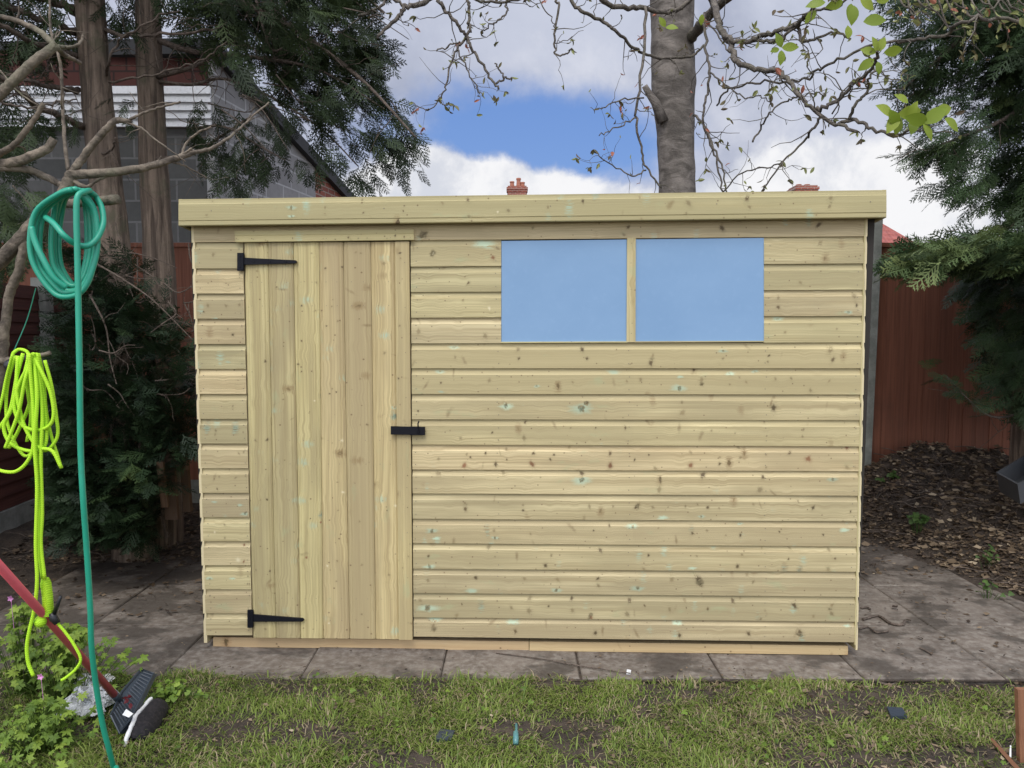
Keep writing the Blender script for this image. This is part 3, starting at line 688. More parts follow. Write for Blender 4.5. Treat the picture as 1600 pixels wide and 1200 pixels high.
def hlawn(x, y):
    e = max(0, min(1, (3.285-.04*(x+1.4)/1.4-y+.07*mnoise.noise(Vector((x*3.1, 0, 3)))+.035*mnoise.noise(Vector((x*13, 5, 3))))/.08))
    return -.03 + .036*e + .012*mnoise.fractal(Vector((x*4, y*4, 9)), 1, 2, 4)*e
tag(patch('lawn_soil', -4.2, 4.2, -1.2, 3.33, 160, 110, hlawn, M_SOIL), kind='structure')
pv = MB(); SL = .607
for r_ in range(5):
    y0 = 3.215+SL*r_
    for c_ in range(-6, 6):
        x0 = .30+SL*c_
        if r_ >= 3 and c_ < -4: continue
        if x0 > 2.6 and r_ > 1: continue
        if x0 < -3.2: continue
        pv.b = rnd.random(); e = .002+.003*rnd.random(); z = [0+rnd.uniform(-.005, .004) for _ in range(4)]
        if .2 < x0+2 < 3.6 and r_ >= 1: z = [0]*4
        X0, X1, Y0, Y1 = x0+e, x0+SL-e, y0+e, y0+SL-e
        jx = lambda: rnd.uniform(-.004, .004)
        top = [(X0+jx(), Y0+jx(), z[0]), (X1+jx(), Y0+jx(), z[1]), (X1+jx(), Y1+jx(), z[2]), (X0+jx(), Y1+jx(), z[3])]
        # chamfered slab
        inn = [((x-x0-SL/2)*.982+x0+SL/2, (y-y0-SL/2)*.982+y0+SL/2, zz) for x, y, zz in top]
        out = [(x, y, zz-.006) for x, y, zz in top]; bot = [(x, y, -.045) for x, y, zz in top]
        pv.add(inn+out+bot, [(0, 1, 2, 3)]+[(4+k, 4+(k+1) % 4, (k+1) % 4, k) for k in range(4)]+[(8+k, 8+(k+1) % 4, 4+(k+1) % 4, 4+k) for k in range(4)])
pv.add([(-3.35, 3.20, -.0085), (2.75, 3.20, -.0085), (3.3, 4.4, -.0085), (2.75, 6.2, -.0085), (-2.1, 6.2, -.0085), (-2.1, 5.05, -.0085), (-3.35, 5.05, -.0085)], [tuple(range(7))], mi=1)
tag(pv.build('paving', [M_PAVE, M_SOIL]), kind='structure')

# ------------------------------------------------------------------ fences
def fence_back():
    Yf = 6.55; f = empty('wooden_fence', (0, Yf, 0), 'red brown vertical board fence with grey concrete posts behind the shed', 'fence')
    xs = [-4.35, -2.5, -.65, 1.17, 2.995, 4.83, 6.6]
    for a, b_ in zip(xs[:-1], xs[1:]):
        mb = MB(); n = 15; w = (b_-a-.10)/n
        for k in range(n):
            mb.b = rnd.random(); x0 = a+.05+w*k; yy = Yf+rnd.uniform(-.002, .002)
            mb.add([(x0, yy-.007, .22), (x0+w, yy-.002, .22), (x0+w, yy-.002, 2.2), (x0, yy-.007, 2.2), (x0, yy+.01, .22), (x0+w, yy+.01, .22), (x0+w, yy+.01, 2.2), (x0, yy+.01, 2.2)],
                   [(0, 1, 2, 3), (0, 3, 7, 4), (1, 5, 6, 2), (3, 2, 6, 7), (4, 7, 6, 5)])
        mb.b = rnd.random(); mb.box((a+.05, Yf-.03, 2.2), (b_-.05, Yf+.03, 2.235))
        mb.build('fence_panel', M_FENCE, f)
        gb = MB(); gb.box((a+.05, Yf-.022, 0), (b_-.05, Yf+.022, .218)); gb.build('gravel_board', M_PINKSTONE if a > 1 else M_CONC, f)
    for x in xs:
        if abs(x-2.995) < .01: continue
        mb = MB(); mb.box((x-.05, Yf-.06, -.1), (x+.05, Yf+.05, 2.25)); mb.build('fence_post', M_CONC, f)
    return f
fb = fence_back()
# the taller post by the shed corner
mb = MB()
p0 = P(1346, 785, 6.40); p1 = P(1359, 330, 6.40); w = .112
mb.hexa([p0, p0+Vector((w*.6, 0, 0)), p1+Vector((w, 0, 0)), p1], (0, .10, 0)); mb.build('tall_post', M_CONC, fb)
fl_ = empty('lapped_fence', (-3.6, 5, 0), 'dark red lapped side fence with concrete gravel boards at the far left', 'fence')
fp = [(-3.46, 3.2), (-3.5, 4.35), (-3.62, 5.95), (-3.74, 7.6)]
for (x0, y0), (x1, y1) in zip(fp[:-1], fp[1:]):
    mb = MB(); z = .24
    while z < 1.82:
        mb.b = rnd.random(); d = .012
        mb.add([(x0+d, y0+.05, z), (x1+d, y1-.05, z), (x1, y1-.05, z+.095), (x0, y0+.05, z+.095), (x0-.02, y0+.05, z), (x1-.02, y1-.05, z), (x1-.02, y1-.05, z+.095), (x0-.02, y0+.05, z+.095)],
               [(0, 1, 2, 3), (0, 4, 5, 1), (4, 7, 6, 5), (3, 2, 6, 7), (0, 3, 7, 4), (1, 5, 6, 2)]); z += .088
    mb.build('fence_panel', M_FENCEH, fl_)
    gb = MB(); gb.add([(x0+.03, y0+.05, -.05), (x1+.03, y1-.05, -.05), (x1+.03, y1-.05, .235), (x0+.03, y0+.05, .235), (x0-.02, y0+.05, -.05), (x1-.02, y1-.05, -.05), (x1-.02, y1-.05, .235), (x0-.02, y0+.05, .235)],
               [(0, 1, 2, 3), (0, 4, 5, 1), (4, 7, 6, 5), (3, 2, 6, 7), (0, 3, 7, 4), (1, 5, 6, 2)]); gb.build('gravel_board', M_CONC, fl_)
for x, y in fp:
    mb = MB(); mb.box((x-.05, y-.05, -.1), (x+.06, y+.05, 1.9)); mb.build('fence_post', M_CONC, fl_)
mb = MB()  # loose pinkish stone at the foot of the fence beside the shed
q = [P(1347, 778, 6.1), P(1393, 770, 6.1), P(1392, 744, 6.1), P(1349, 748, 6.1)]
mb.hexa(q, (0, .14, 0)); o = mb.build('stone_block', M_PINKSTONE)
bv = o.modifiers.new('b', 'BEVEL'); bv.width = .02; bv.segments = 2
tag(o, 'rough pinkish stone block at the foot of the fence by the shed corner', 'stone')

# ------------------------------------------------------------------ buildings
gar = empty('block_building', (-5, 9, 0), 'grey breeze block outbuilding with white boarded top behind the conifers', 'building')
cx, cy = (345-800)/F_PX*8.5, 8.5
def quad(name, pts, m, parent, uvs, back=(0, .1, 0)):
    b = MB(); b.hexa(pts, back, uvs=uvs); return b.build(name, m, parent)
zA, zB, zC = P(0, 200, 8.5).z, P(0, 136, 8.5).z, P(0, 80, 8.5).z
x0 = -9.5
quad('front_wall', [(x0, cy, -.05), (cx, cy, -.05), (cx, cy, zA), (x0, cy, zA)], M_BLOCK, gar, [(0, 0), (cx-x0, 0), (cx-x0, zA), (0, zA)])
mb = MB(); z = zA
for k in range(5):
    h = (zB-zA)/5; mb.b = rnd.random()
    mb.add([(x0, cy-.06, z), (cx-.02, cy-.06, z), (cx-.02, cy-.035, z+h), (x0, cy-.035, z+h), (x0, cy+.04, z), (cx-.02, cy+.04, z), (cx-.02, cy+.04, z+h), (x0, cy+.04, z+h)], [(0, 1, 2, 3), (0, 4, 5, 1), (1, 5, 6, 2), (3, 2, 6, 7)]); z += h
mb.build('white_boarding', M_WEATHER, gar)
quad('tile_hanging', [(x0, cy-.02, zB), (cx-.02, cy-.02, zB), (cx-.02, cy-.02, zC), (x0, cy-.02, zC)], M_MAROON, gar, [(0, 0), (6, 0), (6, zC-zB), (0, zC-zB)])
sd = Vector((.177, 1, 0)).normalized(); L1, L2 = 2.55, 3.75
e1 = Vector((cx, cy, 0)) + sd*L1; e2 = Vector((cx, cy, 0)) + sd*L2
zv = lambda L: zC-.04-.245*L
back = (-.1, .02, 0)
quad('side_wall', [(cx+.003, cy-.03, -.05), (e1.x, e1.y, -.05), (e1.x, e1.y, zv(L1)), (cx+.003, cy-.03, zv(0))], M_BLOCK_LIT, gar, [(0, 0), (L1, 0), (L1, zv(L1)), (0, zv(0))], back)
quad('brick_wall', [(e1.x, e1.y, -.05), (e2.x, e2.y, -.05), (e2.x, e2.y, zv(L2)), (e1.x, e1.y, zv(L1))], M_BRICK, gar, [(0, 0), (L2-L1, 0), (L2-L1, zv(L2)), (0, zv(L1))], back)
e3 = Vector((cx, cy-.12, 0)) + sd*(L2+.35); s3 = Vector((cx+.06, cy-.12, 0))
rb = MB(); rb.hexa([(s3.x, s3.y, zv(0)-.02), (e3.x+.06, e3.y, zv(L2+.35)-.02), (e3.x+.06, e3.y, zv(L2+.35)+.14), (s3.x, s3.y, zv(0)+.14)], (-6.2, .3, 0)); rb.build('roof', M_ROOFD, gar)

def house(name, label, Y, chx, chy, chw, ridge, xspan, hip, mroof=M_RTILE, ragged=True):
    top = P(chx, chy, Y); X0, X1 = xspan; h = empty(name, ((X0+X1)/2, Y, 0), label, 'house')
    zr = ridge; ze = zr-(2.6 if ragged else 2.2); dpt = 4.4 if ragged else 3.2
    mb = MB(); mb.box((X0+.4, Y-dpt+.4, -.05), (X1-.4, Y+dpt-.4, ze+.05)); mb.build('wall', M_RENDER, h)
    mb = MB()
    a, b_ = (X0+hip, Y, zr), (X1-hip, Y, zr)
    c_ = [(X0, Y-dpt, ze), (X1, Y-dpt, ze), (X1, Y+dpt, ze), (X0, Y+dpt, ze)]
    mb.add([a, b_]+c_, [(2, 3, 1, 0), (4, 5, 0, 1), (3, 4, 1), (5, 2, 0), (5, 4, 3, 2)]); rf = mb.build('roof', mroof, h)
    for wx in (X0+2, (X0+X1)/2, X1-2):
        w = MB(); w.box((wx-.6, Y-dpt+.37, ze-1.6), (wx+.6, Y-dpt+.45, ze-.4)); w.build('window', M_GREYBOX, h)
    w_ = chw*Y/F_PX
    mb = MB(); mb.uvm = 1
    zt = top.z
    for (s_, za, zb) in ((1.0, zr-1.2, zt-.42*w_), (1.08, zt-.42*w_, zt-.30*w_), (1.16, zt-.30*w_, zt-.18*w_), (1.02, zt-.18*w_, zt-.10*w_)):
        hw = w_*.5*s_; x_ = top.x
        for q in (((x_-hw, Y-hw, za), (x_+hw, Y-hw, za), (x_+hw, Y-hw, zb), (x_-hw, Y-hw, zb)),):
            mb.hexa(q, (0, 2*hw, 0), uvs=[(0, za), (2*hw, za), (2*hw, zb), (0, zb)])
    ch = mb.build('chimney', M_BRICK, rf)
    pot = MB()
    for k, dx in enumerate((-.28, 0.08, .3) if ragged else (-.2, .2)):
        zz = zt-.12*w_; hh = w_*([.34, .52, .30][k] if ragged else .14)
        pot.tube([(top.x+dx*w_, Y, zz), (top.x+dx*w_, Y, zz+hh*.8), (top.x+dx*w_, Y, zz+hh*.82), (top.x+dx*w_, Y, zz+hh)], [w_*.14, w_*.11, w_*.14, w_*.13], 10)
    pot.build('chimney_pot', M_POT, ch, smooth=False)
    return h
house('terraced_house', 'distant house whose weathered brick chimney shows above the middle of the shed roof', 36, 808, 290, 28, P(0, 318, 36).z, (-4.5, 6.2), 2.5)
house('hipped_house', 'distant house with red hipped roof and low brick chimney at the right shed corner', 28, 1254.5, 289, 32, P(0, 309, 28).z, (5.5, 13.3), 1.6, ragged=False)

# ------------------------------------------------------------------ foliage: cypress sprays
def spray_template(seed, n=8, w=.015, L=1.0):
    """flat fern-like spray along +x, unit length; quads"""
    r = random.Random(seed); V = []; Q = []
    def leaf(a, b, w0, w1):
        a = Vector(a); b = Vector(b); t = (b-a).normalized(); s = Vector((-t.y, t.x, 0))
        k = len(V); V.extend([a-s*w0, a+s*w0, b+s*w1, b-s*w1]); Q.append((k, k+1, k+2, k+3))
    sag = lambda x: -.16*x*x
    prev = Vector((0, 0, 0))
    for i in range(1, 5):
        c = Vector((i/4, r.uniform(-.02, .02), sag(i/4))); leaf(prev, c, w*1.1, w*.8); prev = c
    for i in range(n):
        x = .08+.86*i/(n-1); ln = (.42*(1-x)**.7+.10)*r.uniform(.75, 1.15)
        for sg in (-1, 1):
            a = Vector((x, 0, sag(x))); an = sg*math.radians(r.uniform(34, 56)); d = Vector((math.cos(an), math.sin(an), -.18+r.uniform(-.15, .15)))
            b = a+d*ln; leaf(a, b, w*1.3, w*.45)
            for k in (.35, .6, .82):
                if ln*(1-k) < .06: continue
                for s2 in (-1, 1):
                    a2 = a+d*ln*k; an2 = an+s2*math.radians(38); d2 = Vector((math.cos(an2), math.sin(an2), -.2)); leaf(a2, a2+d2*ln*(.42-.25*k)*r.uniform(.7, 1.2), w*1.0, w*.35)
    return np.array([tuple(v) for v in V]), np.array(Q)
TPL = [spray_template(s) for s in range(6)]
TPL_BIG = [spray_template(s, n=6, w=.035) for s in range(20, 23)]
def outside(p, m=.55):
    return p[2]-CAM_H > .44*p[1]+m or abs(p[0]) > .68*p[1]+m
def sprays(places, tpl=TPL, cull=False):
    if cull: places = [q for q in places if outside(q[0])]
    """places: (pos, dir, size, roll, bid)"""
    Vs = []; Qs = []; Bs = []; n = 0; r = random.Random(len(places))
    for pos, d, size, roll, bid in places:
        tv, tq = tpl[r.randrange(len(tpl))]
        x = Vector(d).normalized(); z = Vector((0, 0, 1)); y = z.cross(x)
        y = y.normalized() if y.length > .05 else Vector((0, 1, 0)); z = x.cross(y)
        y2 = y*math.cos(roll)+z*math.sin(roll); z2 = -y*math.sin(roll)+z*math.cos(roll)
        M = np.array([x[:], y2[:], z2[:]])*size
        Vs.append(tv@M+np.array(pos[:])); Qs.append(tq+n); n += len(tv); Bs.append(np.full(len(tv), bid))
    return np.concatenate(Vs), np.concatenate(Qs), np.concatenate(Bs)
def fill(poly, Y0, Y1, N, dirf, size, r, jit=.5, clump=2.2, thr=-.25, bmax=.8):
    xs = [p[0] for p in poly]; ys = [p[1] for p in poly]; out = []; tries = 0
    while len(out) < N and tries < N*30:
        tries += 1; x = r.uniform(min(xs), max(xs)); y = r.uniform(min(ys), max(ys))
        if not inpoly(x, y, poly): continue
        Y = r.uniform(Y0, Y1); p = P(x, y, Y)
        if mnoise.noise(p*clump) < thr: continue
        d = Vector(dirf(x, y)) + Vector((r.gauss(0, jit), r.gauss(0, jit), r.gauss(0, jit*.6)))
        b = min(1, max(0, r.gauss(.42, .2)+.35*mnoise.noise(p*1.7+Vector((7, 0, 0)))))*bmax
        out.append((p, d, r.uniform(*size), r.gauss(0, .6), b))
    return out
r1 = random.Random(3)
def trunk_mesh(mb, pts, rads, sides=18, bump=.05, seed=0, freq=3):
    path = smooth_path(pts, 8); n = len(path); m = len(rads)
    for_r = []
    for i in range(n):
        t = i/(n-1)*(m-1); k = min(int(t), m-2); for_r.append(rads[k]+(rads[k+1]-rads[k])*(t-k))
    n0 = len(mb.v); mb.tube(path, for_r, sides)
    for i in range(n0, len(mb.v)):
        v = Vector(mb.v[i]); c = path[min(n-1, (i-n0)//sides)]; d = v-c
        s_ = 1+bump*(mnoise.fractal(Vector((d.x*40, d.y*40, v.z*freq))+Vector((seed, 0, 0)), 1, 2, 3)) + bump*.8*mnoise.noise(v*freq*2)
        mb.v[i] = tuple(c+d*s_)

# --- left conifers
YA, YB = 5.0, 5.25
treeA = empty('conifer_tree', (P(190, 870, YA).x, YA, 0), 'conifer with ridged brown trunk just right of the green hose coil', 'tree', 'conifers on the left')
mb = MB(); pxr = lambda w, Y: w*.5*Y/F_PX
trunk_mesh(mb, [P(210, 895, YA), P(203, 760, YA), P(196, 620, YA), P(186, 480, YA), P(174, 350, YA), P(159, 220, YA), P(148, 110, YA), P(141, 0, YA), P(135, -130, YA), P(130, -420, YA), P(128, -800, YA)],
           [pxr(w, YA) for w in (66, 54, 52, 50, 48, 46, 43, 41, 38, 34, 22)], bump=.07)
mb.build('trunk', M_CBARK, treeA, smooth=True)
treeB = empty('conifer_tree', (P(262, 860, YB).x, YB, 0), 'conifer with slim brown trunk nearest the left side of the shed', 'tree', 'conifers on the left')
mb = MB()
trunk_mesh(mb, [P(262, 880, YB), P(258, 720, YB), P(254, 560, YB), P(250, 440, YB), P(244, 330, YB), P(238, 220, YB), P(234, 110, YB), P(231, 0, YB), P(229, -130, YB), P(226, -420, YB), P(224, -800, YB)],
           [pxr(w, YB) for w in (50, 44, 46, 46, 42, 40, 38, 36, 35, 30, 20)], bump=.08, seed=4)
mb.build('trunk', M_CBARK, treeB, smooth=True)
def limb(pts, r0, r1, mb, sides=7, kink=.0, r=r1, n=5, twigs=0, tl=(.08, .3), tmi=None, droop=0):
    """pts (px,py,Y); radii in pixels at those depths"""
    P3 = [P(*p) for p in pts]; path = smooth_path(P3, n); m = len(path); Ym = pts[0][2]
    if kink: path = [path[0]]+[q+Vector((r.gauss(0, kink), r.gauss(0, kink), r.gauss(0, kink))) for q in path[1:-1]]+[path[-1]]
    rr = [(r0+(r1-r0)*i/(m-1))*path[i].y/F_PX for i in range(m)]
    mb.tube(path, rr, sides); tips = [path[-1]]
    for k in range(twigs):
        i = r.randrange(max(1, m//6), m-1); t = (path[i+1]-path[i]).normalized(); d = (t*.5+Vector((r.gauss(0, 1), r.gauss(0, .7), r.gauss(-droop, .9)))).normalized()
        L = r.uniform(*tl); q = path[i]; seg = r.randrange(4, 8); tp = [q]
        for s_ in range(seg):
            d = (d+Vector((r.gauss(0, .30), r.gauss(0, .25), r.gauss(0, .30)))).normalized(); q = q+d*(L/seg); tp.append(q)
        r_t = min(rr[i]*.5, .0036); mb.tube(tp, [r_t*(1-.6*j/seg) for j in range(seg+1)], 4); tips.append(tp[-1])
        if seg > 5 and r.random() < .6:
            q = tp[3]; d2 = Vector((r.gauss(0, 1), r.gauss(0, .6), r.gauss(0, 1))).normalized(); q2 = [q, q+d2*L*.2, q+(d2+Vector((r.gauss(0, .4), 0, r.gauss(0, .4))))*L*.38]
            mb.tube(q2, [r_t*.7, r_t*.5, r_t*.3], 4); tips.append(q2[-1])
    return tips
# boughs and foliage of tree B (the drooping mass above the shed's left end)
mb = MB()
for pts, a, b_ in (([(236, -60, 5.25), (330, -20, 5.0), (450, 40, 4.8), (560, 120, 4.6), (650, 215, 4.5)], 7, 1.5), ([(240, 60, 5.25), (300, 80, 5.1), (400, 90, 4.9), (500, 110, 4.8), (600, 170, 4.6)], 5, 1.2),
                   ([(246, 120, 5.2), (300, 105, 5.1), (345, 80, 5.0), (372, 60, 4.9)], 4, 1), ([(250, 128, 5.2), (300, 132, 5.1), (350, 123, 5.0), (420, 150, 4.9), (500, 200, 4.8), (560, 260, 4.7)], 3, 1),
                   ([(236, -200, 5.25), (330, -160, 5.0), (480, -80, 4.8), (600, 20, 4.6)], 8, 2), ([(240, 250, 5.2), (300, 240, 5.1), (350, 210, 5.0), (410, 170, 4.9)], 4, 1.2), ([(300, 200, 5.0), (350, 198, 4.9), (400, 225, 4.8), (445, 250, 4.7)], 2, 1),
                   ([(410, 80, 4.8), (425, 45, 4.8), (440, 12, 4.8), (470, -10, 4.8)], 2, 1.2), ([(400, 0, 4.8), (410, 40, 4.8), (425, 78, 4.8), (443, 75, 4.8)], 2, 1.2)):
    limb(pts, a, b_, mb, twigs=9, tl=(.15, .45), droop=.2)
for k in range(26):
    x = r1.uniform(300, 600); y = r1.uniform(-20, 190); Y = r1.uniform(4.4, 5.2); limb([(x, y, Y), (x+r1.uniform(20, 60), y+r1.uniform(-10, 45), Y), (x+r1.uniform(60, 110), y+r1.uniform(0, 90), Y)], 1.1, .6, mb, sides=5, twigs=3, tl=(.06, .22), droop=.3)
mb.build('branches', M_STICK, treeB, smooth=True)
dirB = lambda x, y: ((x-280)/300*1.0+.2, 0, -.55-.3*(y > 180))
pl = fill([(330, -60), (575, -60), (565, 20), (580, 70), (592, 130), (625, 170), (645, 200), (640, 225), (590, 235), (545, 205), (480, 190), (420, 165), (385, 130), (350, 90)], 4.3, 5.6, 700, dirB, (.11, .21), r1, thr=-.05, clump=3.2)
pl += fill([(380, -60), (590, -60), (600, 100), (560, 150), (470, 150), (390, 90)], 4.8, 5.6, 330, dirB, (.12, .22), r1, thr=-.15, clump=3.0)
pl += fill([(500, 190), (600, 200), (672, 215), (655, 262), (630, 290), (590, 300), (560, 285), (535, 262), (505, 235)], 4.3, 5.1, 58, lambda x, y: (.6, 0, -.9), (.10, .18), r1, thr=-.02)
pl += fill([(390, 150), (480, 190), (530, 240), (510, 290), (450, 270), (400, 240), (360, 200)], 4.6, 5.4, 48, lambda x, y: (.4, 0, -.8), (.10, .18), r1, thr=-.02)
pl += fill([(250, -60), (420, -60), (400, 60), (330, 85), (270, 60)], 4.7, 5.8, 150, lambda x, y: (.3, 0, -.6), (.14, .26), r1, thr=-.05)
pl += fill([(290, 150), (400, 160), (430, 290), (340, 300), (290, 240)], 4.7, 5.3, 75, lambda x, y: (.1, 0, -.8), (.11, .2), r1, thr=.0)
pl += fill([(170, 150), (215, 155), (222, 185), (185, 190)], 4.6, 4.9, 8, lambda x, y: (-.5, 0, -.6), (.1, .14), r1, thr=-1)
V, Q, B = sprays(pl); 
V2, Q2, B2 = sprays([(Vector((r1.uniform(-3.9, -.9), r1.uniform(3.9, 7.2), r1.uniform(3.55, 6.6))), Vector((r1.gauss(0, 1), r1.gauss(0, 1), -.4)), r1.uniform(.35, .6), r1.gauss(0, .5), r1.uniform(.1, .7)) for _ in range(650)], TPL_BIG, True)  # unseen oversized sprays overhead, added to block sky light at the left
fast_mesh('crown', np.concatenate([V, V2]), np.concatenate([Q, Q2+len(V)]), np.concatenate([B, B2]), M_NEEDLE, treeB)
# tree A: dead lower limbs, patchy crown at the top left
mb = MB()
for pts, a, b_ in (([(130, 198, 4.95), (100, 185, 4.7), (60, 165, 4.4), (30, 145, 4.2), (-20, 100, 4.0)], 5.5, 4), ([(125, 92, 5.0), (90, 80, 4.8), (60, 70, 4.6), (30, 55, 4.4), (-20, 20, 4.2)], 5, 3.5), ([(120, 52, 5.0), (90, 40, 4.8), (60, 28, 4.7), (30, 15, 4.6), (-30, 5, 4.5)], 6, 4),
                   ([(122, 140, 5.0), (90, 138, 4.8), (50, 128, 4.6), (10, 118, 4.5)], 5, 2), ([(120, 20, 5.0), (100, 8, 4.9), (60, -5, 4.7), (0, -20, 4.5)], 7, 4), ([(160, 45, 5.0), (190, 55, 4.9), (230, 55, 4.8), (290, 52, 4.7), (340, 50, 4.7)], 3.5, 1.5),
                   ([(165, 120, 5.0), (172, 95, 4.8), (185, 70, 4.8), (215, 45, 4.7), (250, 25, 4.7), (280, 17, 4.7)], 2.2, 1.2), ([(170, 128, 4.9), (215, 122, 4.8), (270, 108, 4.8), (320, 92, 4.7), (355, 65, 4.6)], 2, .9), ([(160, 240, 4.9), (175, 235, 4.8), (180, 215, 4.7)], 2, 1),
                   ([(0, 155, 4.0), (40, 168, 4.1), (90, 160, 4.3), (120, 155, 4.6)], 2, 1)):
    limb(pts, a, b_, mb, twigs=6, tl=(.12, .45), kink=.006)
mb.build('dead_branches', M_STICK, treeA, smooth=True)
pl = fill([(-80, -60), (120, -60), (118, 40), (60, 90), (0, 60), (-80, 80)], 4.4, 5.6, 130, lambda x, y: (-.4, 0, -.6), (.14, .26), r1, thr=-.05)
pl += fill([(160, -60), (218, -60), (215, 52), (168, 42)], 4.8, 5.6, 45, lambda x, y: (.2, 0, -.7), (.14, .22), r1, thr=-.3)
pl += fill([(-60, 80), (50, 60), (62, 110), (50, 200), (40, 290), (-60, 300)], 4.4, 5.4, 110, lambda x, y: (.5, 0, -.7), (.12, .24), r1, thr=-.05)
pl += fill([(95, 150), (125, 160), (122, 200), (100, 190)], 4.4, 4.8, 12, lambda x, y: (-.3, 0, -.8), (.1, .14), r1, thr=-1)
pl += fill([(-30, 290), (80, 300), (60, 380), (-30, 430)], 3.9, 4.8, 95, lambda x, y: (.4, 0, -.6), (.12, .2), r1, thr=-.2)
V, Q, B = sprays(pl)
V2, Q2, B2 = sprays([(Vector((r1.uniform(-6.0, -3.2), r1.uniform(3.2, 7.2), r1.uniform(3.4, 6.6))), Vector((r1.gauss(0, 1), r1.gauss(0, 1), -.4)), r1.uniform(.35, .6), r1.gauss(0, .5), r1.uniform(.1, .7)) for _ in range(550)], TPL_BIG, True)  # more unseen sprays above the view, added to darken the ground below
fast_mesh('crown', np.concatenate([V, V2]), np.concatenate([Q, Q2+len(V)]), np.concatenate([B, B2]), M_NEEDLE, treeA)

# --- dark bush at the conifers' feet
bush = empty('evergreen_bush', (P(200, 850, 4.75).x, 4.75, 0), 'dark evergreen bush growing round the conifer trunks beside the shed', 'bush')
pl = []
bp = [(92, 560), (105, 470), (150, 430), (200, 470), (262, 500), (300, 560), (318, 600), (316, 700), (270, 730), (235, 835), (100, 835), (88, 700)]
pl = fill(bp, 4.25, 5.3, 1500, lambda x, y: ((x-200)/160, -.6, .35), (.10, .20), r1, jit=.55, thr=-.3, bmax=.75)
pl += fill([(110, 600), (240, 590), (290, 700), (235, 830), (110, 830)], 4.2, 4.5, 240, lambda x, y: ((x-200)/160, -.8, .1), (.10, .17), r1, jit=.5, thr=-.1, bmax=.8)
pl += fill([(95, 720), (240, 720), (235, 850), (100, 850)], 4.35, 4.75, 260, lambda x, y: ((x-200)/160, -.8, .1), (.10, .18), r1, jit=.5, thr=-.3, bmax=.5)
pl += fill([(200, 720), (238, 715), (240, 755), (205, 752)], 4.1, 4.2, 8, lambda x, y: (.2, -.8, -.3), (.10, .14), r1, jit=.3, thr=-1, bmax=1.3)
pl += fill([(90, 400), (170, 380), (240, 430), (270, 500), (150, 500)], 4.4, 5.0, 120, lambda x, y: (0, -.5, .5), (.09, .16), r1, thr=-.2, bmax=.6)
V, Q, B = sprays(pl); fast_mesh('foliage', V, Q, np.clip(B, 0, 1), M_BUSH, bush)
mb = MB()
for k in range(34):
    x = r1.uniform(110, 300); y = r1.uniform(380, 640); Y = r1.uniform(4.1, 4.9)
    pts = [(x, y, Y)]; a = r1.uniform(-1, 1)*1.6
    for j in range(3): pts.append((pts[-1][0]+r1.uniform(10, 38)*math.cos(a), pts[-1][1]+r1.uniform(8, 34)*math.sin(a)+6, Y)); a += r1.gauss(0, .5)
    limb(pts, 1.2, .5, mb, sides=5, twigs=2, tl=(.05, .2))
for pts in ([(150, 412, 4.3), (190, 435, 4.3), (240, 470, 4.3), (300, 530, 4.3)], [(262, 470, 4.3), (275, 490, 4.3), (255, 505, 4.3), (235, 520, 4.3)], [(140, 460, 4.2), (165, 510, 4.2), (172, 560, 4.2), (182, 600, 4.2)]):
    limb(pts, 1.6, .8, mb, twigs=4)
for k in range(7): limb([(130+22*k, 840, 4.7), (134+20*k, 700, 4.7), (120+25*k, 560, 4.6)], 3, 1, mb, kink=.02)
mb.build('stems', M_STICK, bush)

# --- right conifer
treeR = empty('conifer_tree', (3.7, 5.3, 0), 'large conifer with drooping sprays filling the right edge', 'tree')
mb = MB(); trunk_mesh(mb, [(3.75, 5.4, 0), (3.72, 5.4, 1.5), (3.7, 5.35, 3), (3.68, 5.3, 4.6), (3.68, 5.3, 7)], [.19, .16, .14, .11, .05]); mb.build('trunk', M_CBARK, treeR, smooth=True)
mb = MB()
for pts, a, b_ in (([(1640, -100, 5.2), (1560, 0, 5.0), (1480, 80, 4.8), (1410, 140, 4.6)], 6, 1.5), ([(1650, 120, 5.2), (1580, 180, 4.8), (1500, 215, 4.6), (1420, 245, 4.5)], 5, 1), ([(1650, 330, 5.2), (1580, 352, 4.8), (1500, 375, 4.5), (1400, 415, 4.3)], 5, 1),
                   ([(1640, 600, 5.3), (1600, 640, 5.1), (1562, 652, 4.9), (1530, 640, 4.8), (1480, 590, 4.7)], 2.5, 1)): limb(pts, a, b_, mb, twigs=8, tl=(.1, .35), droop=.3)
mb.build('branches', M_STICK, treeR, smooth=True)
dR = lambda x, y: (-.8, -.2, -.55)
pl = fill([(1405, -60), (1420, 50), (1440, 110), (1470, 150), (1510, 165), (1560, 170), (1585, 230), (1560, 290), (1595, 335), (1720, 345), (1720, -60)], 4.4, 6.0, 1250, dR, (.13, .25), r1, thr=-.2)
pl += fill([(1500, -60), (1680, -60), (1680, 420), (1570, 320), (1560, 150)], 4.9, 6.2, 500, dR, (.16, .28), r1, thr=-.6)
pl += fill([(1410, 80), (1460, 90), (1475, 165), (1440, 195), (1415, 165)], 4.4, 5.2, 55, dR, (.12, .2), r1, thr=-.2)
pl += fill([(1430, 215), (1500, 190), (1560, 205), (1550, 280), (1500, 252), (1470, 240), (1430, 250)], 4.4, 5.0, 85, lambda x, y: (-.8, 0, -.6), (.14, .22), r1, thr=-.3)
pl += fill([(1455, 285), (1540, 262), (1560, 350), (1510, 300)], 4.4, 5.0, 40, lambda x, y: (-.8, 0, -.6), (.13, .2), r1, thr=-.3)
pl += fill([(1402, 420), (1418, 396), (1465, 378), (1530, 366), (1700, 355), (1700, 425), (1590, 410), (1520, 410), (1460, 422)], 4.1, 5.0, 520, lambda x, y: (-.9, -.3, -.15), (.13, .24), r1, jit=.35, thr=-.5, bmax=1.15)
